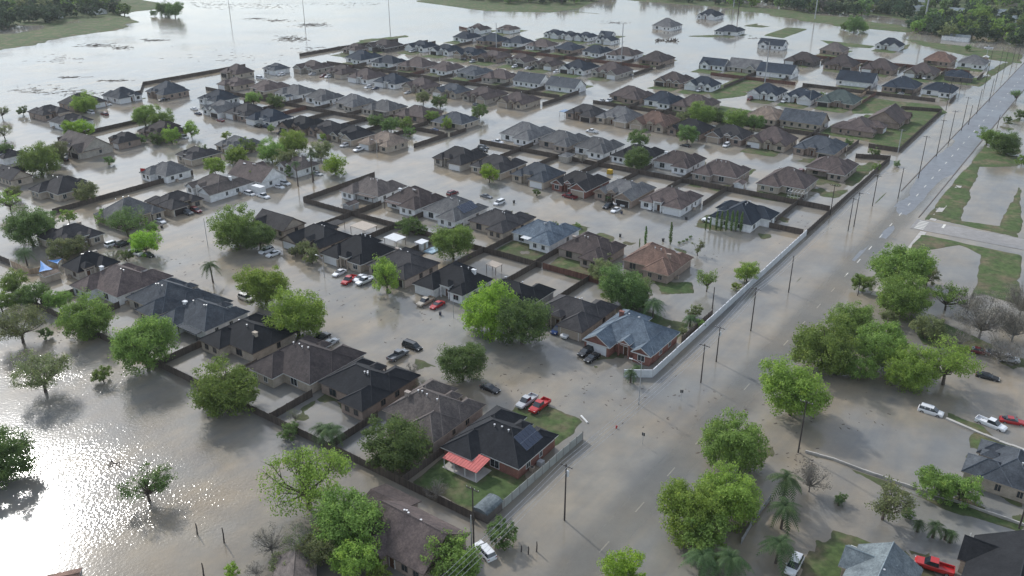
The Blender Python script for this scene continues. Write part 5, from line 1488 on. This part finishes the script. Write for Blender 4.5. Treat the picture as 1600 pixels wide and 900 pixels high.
# the fences that divide neighbouring yards: from the rear fence towards the houses
REAR = {'R1': 90, 'R2': 186, 'R3': 186, 'R4': 282, 'R5': 282, 'R6': 376, 'R7': 376, 'R8': 480, 'L5': 283, 'L6': 283, 'L7': 376, 'L8': 376, 'L9': 478, 'L10': 478, 'T9': 480, 'T10': 574}
FACE2 = {}
for h in HS:
    if h.row not in REAR or h.id in ('R3.7', 'R5.8', 'R6.8', 'R6.9', 'R1.8', 'L7.1', 'L7.2', 'L7.3', 'T9.1', 'R8.1'): continue
    ra = REAR[h.row]; ha = h.a+(h.A/2-3)*(1 if ra > h.a else -1)
    bs = h.b-9 if h.row[0] in 'RT' else h.b-10.3
    near_ = h.row in ('R1', 'R2', 'R3')
    mt_ = 'fence_red' if random.Random(h.id).random() < .04 else 'fence_dark'
    fence([(ra+(.1 if ha > ra else -.1), bs), (ha, bs)], 1.8, mt_, 'yard fence right of the %s house from left, %s' % (ORD[h.k], ROWS[h.row][1]) , posts=near_, name='yard_fence')
fence([(91, 213), (103, 213)], 1.8, 'fence_dark', 'yard fence left of the first house in the bottom row', name='yard_fence')

# ---------------------------------------------------------------- poles and lines
def pole(px, py, H, label, m='pole', r=.16, arm=1, transformer=False, lamp=None, name='utility_pole', cat='utility pole', group=None, lean=0):
    p = at(px, py); root = thing(name, (p.x, p.y, 0), R(54.5), label, cat, group); mb = MB(); top = Vector((lean, 0, H)); mb.tube([(0, 0, -.8), top], [r, r*.65], 8); mb.build('pole', M[m], root)
    if arm:
        for k in range(arm):
            am = MB(); z = H-.45-k*1.1; am.box(-.06+lean, .06+lean, -1.2, 1.2, z, z+.12); ao = am.build('crossarm', M[m if m == 'pole' else 'frame_dark'], root)
            im = MB()
            for y in (-1.1, -.4, .4, 1.1): im.tube([(lean, y, z+.12), (lean, y, z+.34)], .05, 5)
            im.build('insulator', M['vent'], ao)
    if transformer:
        tm = MB(); tm.tube([(lean+.42, 0, H-2.6), (lean+.42, 0, H-1.6)], .3, 10); tm.tube([(lean+.42, 0, H-1.6), (lean+.42, 0, H-1.45)], [.3, .12], 10); tm.build('transformer', M['metalwhite'], root)
    if lamp:
        s = 1 if lamp == 'L' else -1
        lm = MB(); lm.tube([(0, 0, H-.5), (0, s*1.2, H), (0, s*2.2, H+.05)], .05, 6); lo = lm.build('lamp_arm', M['pole_grey'], root)
        lh = MB(); lh.hexa([(-.15, s*2.1, H-.05), (.15, s*2.1, H-.05), (.1, s*2.9, H-.02), (-.1, s*2.9, H-.02), (-.15, s*2.1, H+.12), (.15, s*2.1, H+.12), (.1, s*2.9, H+.08), (-.1, s*2.9, H+.08)]); lh.build('lamp_head', M['vent'], lo)
    return root
TOPS = {}
for px, py, H, kw, lab in POLES:
    TOPS[(px, py)] = (at(px, py), H); pole(px, py, H, lab, **kw)
def wire(P0, P1, sag, label, n=10, r=.027):
    mb = MB(); pts = []
    for i in range(n+1):
        u = i/n; q = P0.lerp(P1, u); q.z -= sag*4*u*(1-u); pts.append(q)
    mb.tube(pts, r, 3, cap=False); tag(mb.build('power_line', M['wire']), label, 'power line', 'power lines above the road')

wl = [(882, 813), (1095, 598), (1173, 517), (1232, 457), (1325, 361), (1363, 322), (1403, 310)]
e2off = [E2*o for o in (-1.1, -.4, .4, 1.1)]
def tp(k): p, H = TOPS[k]; return Vector((p.x, p.y, H-.1))
first = tp(wl[0])-E1*42; first.z = 10.5
names = ['before the nearest pole', 'from the nearest pole to the second', 'from the second pole to the third', 'from the third pole to the fourth', 'from the fourth pole to the fifth', 'from the fifth pole to the sixth', 'from the sixth pole to the seventh']
on = ['outer left', 'inner left', 'inner right', 'outer right']
for i, k in enumerate(wl):
    P0 = first if i == 0 else tp(wl[i-1]); P1 = tp(k)
    for j, o in enumerate(e2off):
        if i > 3 and j in (1, 2): continue
        wire(P0+o, P1+o, .5, 'thin %s power line %s' % (on[3-j], names[i]))

# ---------------------------------------------------------------- small things
def shed(px, py, w_, d_, h_, wall, roofm, label, kind='gx', rz=54.5, name='garden_shed', cat='shed'):
    p = at(px, py, 1.0); a, b = ab(p); gz = max(ground_z(a, b), -.1)
    root = thing(name, (p.x, p.y, gz), R(rz), label, cat); wm = MB(); walls(wm, -w_/2, w_/2, -d_/2, d_/2, h_, kind if kind != 'flat' else 'hip', .4); wm.build('wall', M[wall], root)
    rf = MB()
    if kind == 'flat': rf.hexa([(-w_/2-.2, -d_/2-.2, h_), (w_/2+.2, -d_/2-.2, h_), (w_/2+.2, d_/2+.2, h_+.1), (-w_/2-.2, d_/2+.2, h_+.1), (-w_/2-.2, -d_/2-.2, h_+.15), (w_/2+.2, -d_/2-.2, h_+.15), (w_/2+.2, d_/2+.2, h_+.25), (-w_/2-.2, d_/2+.2, h_+.25)])
    else: hip(rf, -w_/2, w_/2, -d_/2, d_/2, h_-.06, .4, kind, .2)
    rf.build('roof', [M[roofm], M[roofm], M['trim']], root); dm = MB(); dm.box(-.45, .45, -d_/2-.04, -d_/2+.01, 0, min(1.9, h_-.1)); dm.build('door', M['trim_tan'], root); return root
shed(659, 383, 3, 2.4, 2.1, 'w_white', 'vent', 'small white shed beside the blue pool tarp behind the second row', 'flat')
shed(548, 322, 4.4, 3, 2, 'w_grey', 'brown', 'grey shed with brown roof in the flooded yard, left of third row')
shed(450, 154, 4, 3, 2.1, 'w_white', 'navy', 'tiny white shed with dark roof behind the upper left houses')
shed(1156, 290, 4, 3.4, 2.1, 'w_white', 'brown', 'white shed with brown roof behind the fence, right of centre')
shed(1407, 149, 3, 2.6, 2.1, 'w_grey', 'slate', 'small pale grey shed beside the new board fence, top right')
shed(78, 432, 4.2, 3, 2.0, 'w_tan', 'tan', 'tan shed with a blue front under the shade sail')
shed(885, 243+5, 5, 4, 2.6, 'w_stone', 'grey', 'small pavilion with grey hip roof behind the fourth row', 'hip')
shed(1540, 92, 4, 3, 2.3, 'fence_light', 'trim', 'small timber frame shelter beside the far grey-roofed house')
# blue shade sails
def sail(pts, label):
    root = thing('shade_sail', at(pts[0][0], pts[0][1], 0), 0, label, 'shade sail'); o0 = root.location.copy(); mb = MB(); A_, B_, C_ = [at(x, y, z)-o0 for x, y, z in pts]; ctr = (A_+B_+C_)/3-Vector((0, 0, .35))
    ring = []; 
    for p, q in ((A_, B_), (B_, C_), (C_, A_)):
        ring += [p, p.lerp(q, .5).lerp(ctr, .18)]
    for i in range(6): mb.face([ring[i], ring[(i+1) % 6], ctr])
    mb.build('sail_cloth', M['bluecloth'], root)
    for p in (A_, B_, C_):
        ps = MB(); ps.tube([(p.x, p.y, -.7), (p.x, p.y, p.z)], .05, 6); ps.build('post', M['pole_grey'], root)
M['bluecloth'] = plain('blue_cloth', (.07, .22, .50), .6, var=.1)
sail([(63, 407, 2.8), (84, 421, 2.4), (61, 425, 2.6)], 'large blue triangular shade sail over the deck at the left')
sail([(74, 407, 2.8), (97, 404, 2.6), (90, 412, 2.3)], 'smaller blue shade sail touching the black roof')
def prism(name, px, py, sx, sy, z0, z1, m, label, cat, rz=54.5):
    p = at(px, py, (z0+z1)/2); mb = MB(); t_ = .08
    mb.hexa([(-sx/2, -sy/2, z0), (sx/2, -sy/2, z0), (sx/2, sy/2, z0), (-sx/2, sy/2, z0), (-sx/2+t_, -sy/2+t_, z1), (sx/2-t_, -sy/2+t_, z1), (sx/2-t_, sy/2-t_, z1), (-sx/2+t_, sy/2-t_, z1)])
    o = mb.build(name, M[m] if isinstance(m, str) else m); o.location = (p.x, p.y, 0); o.rotation_euler = (0, 0, R(rz)); return tag(o, label, cat)
prism('pool_cover', 677, 391, 5, 3.4, -.1, .35, 'bluegrey' if 'bluegrey' in M else 'metalwhite', 'pale blue tarp over a small pool behind the second row', 'tarp')
# carports and patio roofs standing in yards
def canopy(px, py, w_, d_, h_, m, label, name='canopy', cat='canopy'):
    p = at(px, py, h_); root = thing(name, (p.x, p.y, 0), R(54.5), label, cat); mb = MB(); mb.hexa([(-w_/2, -d_/2, h_-.1), (w_/2, -d_/2, h_-.1), (w_/2, d_/2, h_+.1), (-w_/2, d_/2, h_+.1), (-w_/2, -d_/2, h_+.02), (w_/2, -d_/2, h_+.02), (w_/2, d_/2, h_+.22), (-w_/2, d_/2, h_+.22)]); mb.build('canopy_roof', M[m], root)
    for sx in (-1, 1):
        for sy in (-1, 1): q = MB(); q.box(sx*(w_/2-.2)-.06, sx*(w_/2-.2)+.06, sy*(d_/2-.2)-.06, sy*(d_/2-.2)+.06, -.7, h_-.1); q.build('post', M['trim_dark'], root)
canopy(617, 371, 4.5, 5, 2.6, 'metalwhite', 'white flat canopy right of the third roof in the second row')
canopy(568, 353, 5.5, 6.5, 2.4, 'trim_tan', 'tan flat patio roof behind the second row, left part')
canopy(525, 348, 4.5, 3.5, 2.4, 'dark', 'dark flat patio roof beside the tan one')
canopy(772, 413, 3.2, 3.6, 2.4, 'trim_tan', 'small tan pergola behind the white-walled black-roofed house')
canopy(828, 371, 4.2, 4.2, 2.5, 'metalwhite', 'white patio roof behind the blue-grey roofed white house')
canopy(885, 174, 5, 5, 2.4, 'metalblue' if 'metalblue' in M else 'slate', 'blue-grey carport roof at the left end of the sixth row')
# round-roofed metal garden shed by the pale fence
p = at(762, 795, 1.0); root = thing('garden_shed', (p.x, p.y, .1), R(54.5), 'small dark garden shed with a rounded pale metal roof', 'shed')
mb = MB(); mb.box(-2.2, 2.2, -1.5, 1.5, -.4, 1.7); mb.build('wall', M['w_dark'], root); mb = MB(); N = 8
for i in range(N):
    a0, a1 = math.pi*i/N, math.pi*(i+1)/N; y0, z0, y1, z1 = -1.6*math.cos(a0), 1.65+.75*math.sin(a0), -1.6*math.cos(a1), 1.65+.75*math.sin(a1); mb.face([(-2.3, y0, z0), (2.3, y0, z0), (2.3, y1, z1), (-2.3, y1, z1)])
for s in (-2.28, 2.28): mb.face([(s, -1.6*math.cos(math.pi*i/N), 1.65+.75*math.sin(math.pi*i/N)) for i in range(N+1)])
mb.build('roof', M['metal'], root)
# flags, hydrant, posts, bins
def flag(px, py, H, label):
    p = at(px, py); root = thing('flagpole', (p.x, p.y, 0), R(20), label, 'flag'); mb = MB(); mb.tube([(0, 0, -.7), (0, 0, H)], .05, 6); mb.build('pole', M['pole_grey'], root); fb = MB(); N = 6
    for i in range(N): x0, x1 = i*.3, (i+1)*.3; y0, y1 = .12*math.sin(i*1.1), .12*math.sin((i+1)*1.1); fb.face([(x0, y0, H-1.3-.04*i), (x1, y1, H-1.34-.04*i), (x1, y1, H-.14-.04*i), (x0, y0, H-.1-.04*i)])
    fb.build('flag_cloth', PAINT['red'], root)
flag(222, 281, 4.5, 'red flag on a short pole beside the white flooded house')
def bin_(px, py, label, m):
    p = at(px, py); root = thing('wheelie_bin', (p.x, p.y, -.15), px, label, 'bin'); mb = MB(); mb.hexa([(-.24, -.26, 0), (.24, -.26, 0), (.24, .26, 0), (-.24, .26, 0), (-.3, -.34, 1), (.3, -.34, 1), (.3, .34, 1), (-.3, .34, 1)]); mb.build('bin_body', m, root)
    lb = MB(); lb.hexa([(-.33, -.37, 1), (.33, -.37, 1), (.33, .37, 1), (-.33, .37, 1), (-.28, -.3, 1.1), (.28, -.3, 1.1), (.28, .37, 1.1), (-.28, .37, 1.1)]); lb.build('lid', M['frame_dark'], root)
for px, py, m, lab in ((688, 492, PAINT['navy'], 'dark blue bin floating below the red car'), (803, 317, M['frame_dark'], 'dark bin in the water behind the charcoal roof'), (969, 370, M['frame_dark'], 'dark bin in the flooded street left of the lone cypresses'),
                       (1036, 377, M['frame_dark'], 'dark bin between the two lone cypresses'), (934, 545, PAINT['navy'], 'dark blue bin at the white garage of the red brick house'), (971, 334, PAINT['navy'], 'dark blue bin below the parked white cars, right of centre'), (1568, 657, PAINT['blue'], 'blue bin beside the red car at the right edge'), (253, 356, M['frame_dark'], 'black bin beside the white garage, left'), (303, 545, PAINT['blue'], 'bright blue bin in the yard behind the bottom row'),
                       (1072, 343, M['frame_dark'], 'small dark bin left of the white vehicle by the cypresses'), (730, 505, M['frame_dark'], 'dark bin under the two joined street trees')):
    bin_(px, py, lab, m)
p = at(963, 669); root = thing('fire_hydrant', (p.x, p.y, 0), 0, 'red fire hydrant standing in the flooded street mouth', 'hydrant'); mb = MB()
mb.tube([(0, 0, -.5), (0, 0, .55), (0, 0, .7)], [.16, .15, .04], 10); mb.tube([(0, -.26, .38), (0, .26, .38)], .08, 8); mb.tube([(0, 0, .35), (.24, 0, .35)], .08, 8); mb.tube([(0, 0, .5), (0, 0, .56)], .2, 10); mb.build('hydrant_body', PAINT['red'], root)
for i, (px, py, H) in enumerate(((308, 835, 2.2), (350, 848, 3.0), (318, 900, 2.5), (825, 866, 1.5), (838, 862, 2.0), (814, 862, 1.2), (1173, 790-40, 0))):
    if H: 
        p = at(px, py); mb = MB(); mb.tube([(0, 0, -.6), (.1, .05, H*.6), (.05, .1, H)], [.14, .11, .08], 6); o = mb.build('weathered_post', M['pole']); o.location = p
        tag(o, ('dark bare stake in the brown field, left of two', 'forked bare stake in the brown field, right of two', 'dark stake at the bottom edge of the brown field', 'short dark post in the water by the bottom fence end, middle', 'dark post in the water by the bottom fence end, tallest', 'dark post in the water by the bottom fence end, leftmost')[i], 'post')
def signpost(px, py, H, label, ang=0):
    p = at(px, py); root = thing('road_sign', (p.x, p.y, 0), R(54.5+ang), label, 'road sign'); mb = MB(); mb.tube([(0, 0, -.6), (0, 0, H)], .04, 6); mb.build('pole', M['pole_grey'], root); mb = MB(); mb.box(.04, .07, -.32, .32, H-.7, H); mb.build('sign_plate', M['frame_dark'], root)
signpost(1004, 694, 2.6, 'small dark road sign standing in the flooded main road'); signpost(1064, 625, 2.4, 'thin sign post in the water right of the street lamp', 20)
# concrete pipe, low wall by the right hand house, white bollard
mb = MB(); mb.tube([(-1.3, 0, .1), (1.3, 0, .2)], .2, 12); o = mb.build('drain_pipe', M['trim']); p = at(913, 656); o.location = p; o.rotation_euler = (0, 0, R(115)); tag(o, 'pale concrete pipe lying at the corner lawn above the fence end', 'pipe')
fence([ab(at(1258, 707)), ab(at(1300, 718)), ab(at(1350, 737)), ab(at(1430, 765)), ab(at(1500, 787)), ab(at(1600, 822))], .5, 'concrete', 'low pale wall crossing the flooded yard at the lower right', 'low_wall', 'wall', False, thick=.25, gaps=False)
fence([ab(at(1203, 782)), ab(at(1180, 812)), ab(at(1158, 850))], 1.2, 'pole_grey', 'grey chain-link fence beside the huge green tree', 'wire_fence', 'fence', True, thick=.03)
fence([ab(at(1478, 655)), ab(at(1560, 690)), ab(at(1620, 712))], .35, 'concrete', 'pale concrete edge beside the white pickup at the right', 'concrete_edge', 'wall', False, thick=.6, gaps=False)
for i, (px, py) in enumerate(((1514, 845), (1545, 858), (1578, 870))):
    p = at(px, py); mb = MB(); mb.tube([(0, 0, -.6), (0, 0, 1.6)], .07, 6); o = mb.build('fence_stake', M['trim']); o.location = p; tag(o, 'white stake in the water above the black corner roof, %s of three' % ('leftmost', 'middle', 'rightmost')[i], 'post')
# garden islands of shrubs: three tiny round bushes in the flooded plot
for i, (px, py) in enumerate(((1062, 379), (1068, 377), (1073, 374.5), (1079, 370))): tree(px, py, 3, 'D', 'tiny dark round bush, %s of four beside the orange roof' % ('first', 'second', 'third', 'last')[i], name='shrub', cat='shrub')
# lone far sheds and roofs beyond the fields
FARB = [(22, 21, 16, 9, 'white', 'metal', 'pale metal roof among the trees at the left top corner'), (84, 27, 12, 10, 'white', 'metal', 'pale blue roof at the edge of the top left wood'), (152, 20, 14, 10, 'white', 'grey', 'pale grey farm roof in the top left wood, right part'),
        (1483, 60, 9, 7, 'white', 'metal', 'white barn on the left in the top right thicket'), (1503, 62, 10, 7, 'white', 'metal', 'white barn on the right in the top right thicket'), (1577, 50, 14, 8, 'white', 'grey', 'pale grey roof inside the top right thicket'), (1570, 24, 34, 12, 'white', 'metal', 'long pale metal building at the top right corner'),
        (1494, 20, 12, 9, 'white', 'metal', 'small white building among far trees at the top right'), (1425, 15, 20, 9, 'white', 'metal', 'pale roof by the tall steel pole, top right'), (1360, 16, 14, 9, 'white', 'grey', 'pale farm building left of the tall steel pole'), (1590, 8, 24, 14, 'tan', 'taupe', 'brown roofed building in the top right corner'), (1450, 2, 16, 12, 'white', 'grey', 'far white house at the top right edge, left of two'), (1530, 4, 18, 12, 'white', 'taupe', 'far white house at the top right edge, right of two'), (1598, 34, 16, 10, 'white', 'metal', 'white shed at the right edge near the top')]
for px, py, w_, d_, wc_, rc_, lab in FARB: shed(px, py, w_, d_, 3, 'w_'+wc_, rc_, lab, 'gx', 144.5, 'farm_building', 'building')
# bright playground frame, junk and boats
prism('climbing_frame', 953, 268, 1.8, 1.8, 0, 1.6, plain('yellow_plastic', (.5, .32, .03), .5), 'yellow play frame behind the brown-roofed house, centre right', 'play frame')
prism('inflatable_slide', 1481, 118, 4, 3, 0, 2.2, PAINT['red'], 'red inflatable bouncer beside the navy-roofed house, top right', 'bouncer')
prism('storage_trailer', 404, 296, 2.4, 5, .2, 2.9, 'metalwhite', 'white box trailer parked beside the white gabled house', 'trailer')
prism('water_tank', 845, 723, 1.2, 1.2, 0, .9, PAINT['silver'], 'small round pale tank beside the red brick wall by the road', 'tank')
p = at(180, 725); mb = MB()
rj = random.Random(8)
for i in range(14): x, y = rj.uniform(-1.2, 1.2), rj.uniform(-.7, .7); mb.tube([(x, y, 0), (x+rj.uniform(-.8, .8), y+rj.uniform(-.6, .6), rj.uniform(.05, .4))], .08, 5)
o = mb.build('driftwood', M['bark']); o.location = p; tag(o, 'heap of driftwood afloat in the brown field, left', 'driftwood')
p = at(1041, 64); mb = MB()
for i in range(40): x, y = rj.uniform(-8, 8), rj.uniform(-4, 4); mb.tube([(x, y, 0), (x+rj.uniform(-2, 2), y+rj.uniform(-2, 2), rj.uniform(.2, 1.8))], .3, 5)
o = mb.build('brush_pile', M['bark']); o.location = p; tag(o, 'dark brush pile in the open flood above the houses', 'brush pile')
hB = byid('B1.1'); we = MB(); we.hexa([xy(80, 81, -.8), xy(86, 81, -.8), xy(86, 88.3, -.8), xy(80, 88.3, -.8), xy(80, 81, 2.3), xy(86, 81, 2.3), xy(86, 88.3, 2.3), xy(80, 88.3, 2.3)])
local_child(hB, we, 'rear_wing', M['w_brick'])
we = MB()
we.hexa([xy(79.6, 80.6, 2.2), xy(83, 80.6, 3.3), xy(83, 88.9, 3.3), xy(79.6, 88.9, 2.2), xy(79.6, 80.6, 2.35), xy(83, 80.6, 3.45), xy(83, 88.9, 3.45), xy(79.6, 88.9, 2.35)])
we.hexa([xy(83.01, 80.6, 3.3), xy(86.6, 80.6, 2.2), xy(86.6, 88.9, 2.2), xy(83.01, 88.9, 3.3), xy(83.01, 80.6, 3.45), xy(86.6, 80.6, 2.35), xy(86.6, 88.9, 2.35), xy(83.01, 88.9, 3.45)])
local_child(hB, we, 'rear_wing_roof', M['brown'])
shed(462, 905, 8, 6, 2.0, 'w_dark', 'taupe', 'weathered old shed roof half hidden by bare branches, bottom left', 'gx', 100)
shed(92, 915, 6, 4, 1.6, 'w_tan', 'orange', 'rusty roof corner cut by the bottom edge, left', 'gx', 20)
# floating debris far out: countless bits
db = MB(); rd_ = random.Random(3)
for (cx, cy, wx, wy, n) in ((150, 71, 30, 3, 90), (190, 75, 22, 3, 60), (240, 63, 22, 2, 60), (112, 121, 18, 1.5, 40), (180, 126, 24, 1.5, 50), (402, 29, 14, 1.5, 60), (432, 32, 24, 2, 50), (490, 39, 24, 3, 160), (455, 61, 24, 4, 170), (95, 92, 40, 8, 30), (60, 140, 60, 6, 50), (575, 63, 10, 2, 40), (505, 78, 50, 6, 90), (350, 90, 90, 12, 30), (120, 145, 60, 5, 70), (960, 36, 22, 2, 60), (330, 8, 60, 6, 90), (420, 10, 60, 6, 70), (560, 6, 80, 3, 60), (1180, 60, 10, 1, 20)):
    for i in range(n):
        px, py = rd_.gauss(cx, wx/2), rd_.gauss(cy, wy/2); p = at(px, py); Ls = rd_.uniform(.3, 2.2); a = rd_.uniform(-.5, .5)+.9; dx, dy = math.cos(a)*Ls, math.sin(a)*Ls*.6
        db.hexa([(p.x-dx, p.y-dy-.2, -.05), (p.x+dx, p.y+dy-.2, -.05), (p.x+dx, p.y+dy+.2, -.05), (p.x-dx, p.y-dy+.2, -.05), (p.x-dx, p.y-dy-.15, .08), (p.x+dx, p.y+dy-.15, .12), (p.x+dx, p.y+dy+.15, .1), (p.x-dx, p.y-dy+.15, .06)])
for (cx, cy, wx, wy, n) in ((640, 480, 60, 25, 40), (860, 600, 70, 20, 50), (1050, 640, 60, 30, 45), (480, 470, 60, 15, 30), (1080, 400, 40, 14, 40), (110, 520, 25, 14, 70), (1250, 720, 20, 10, 40), (1290, 640, 60, 30, 40), (960, 440, 30, 12, 50), (300, 400, 40, 20, 30), (720, 700, 15, 8, 20), (1230, 350, 40, 20, 40), (300, 205, 30, 8, 40)):
    for i in range(n):
        px, py = rd_.gauss(cx, wx), rd_.gauss(cy, wy); p = at(px, py); Ls = rd_.uniform(.08, .35); a = rd_.uniform(0, 3.14); dx, dy = math.cos(a)*Ls, math.sin(a)*Ls; ex, ey = -dy*.3, dx*.3
        db.hexa([(p.x-dx-ex, p.y-dy-ey, -.03), (p.x+dx-ex, p.y+dy-ey, -.03), (p.x+dx+ex, p.y+dy+ey, -.03), (p.x-dx+ex, p.y-dy+ey, -.03), (p.x-dx-ex, p.y-dy-ey, .04), (p.x+dx-ex, p.y+dy-ey, .05), (p.x+dx+ex, p.y+dy+ey, .05), (p.x-dx+ex, p.y-dy+ey, .03)])
tag(db.build('floating_debris', M['bark']), 'brown floating debris scattered on the open flood water', 'debris', None, 'stuff')
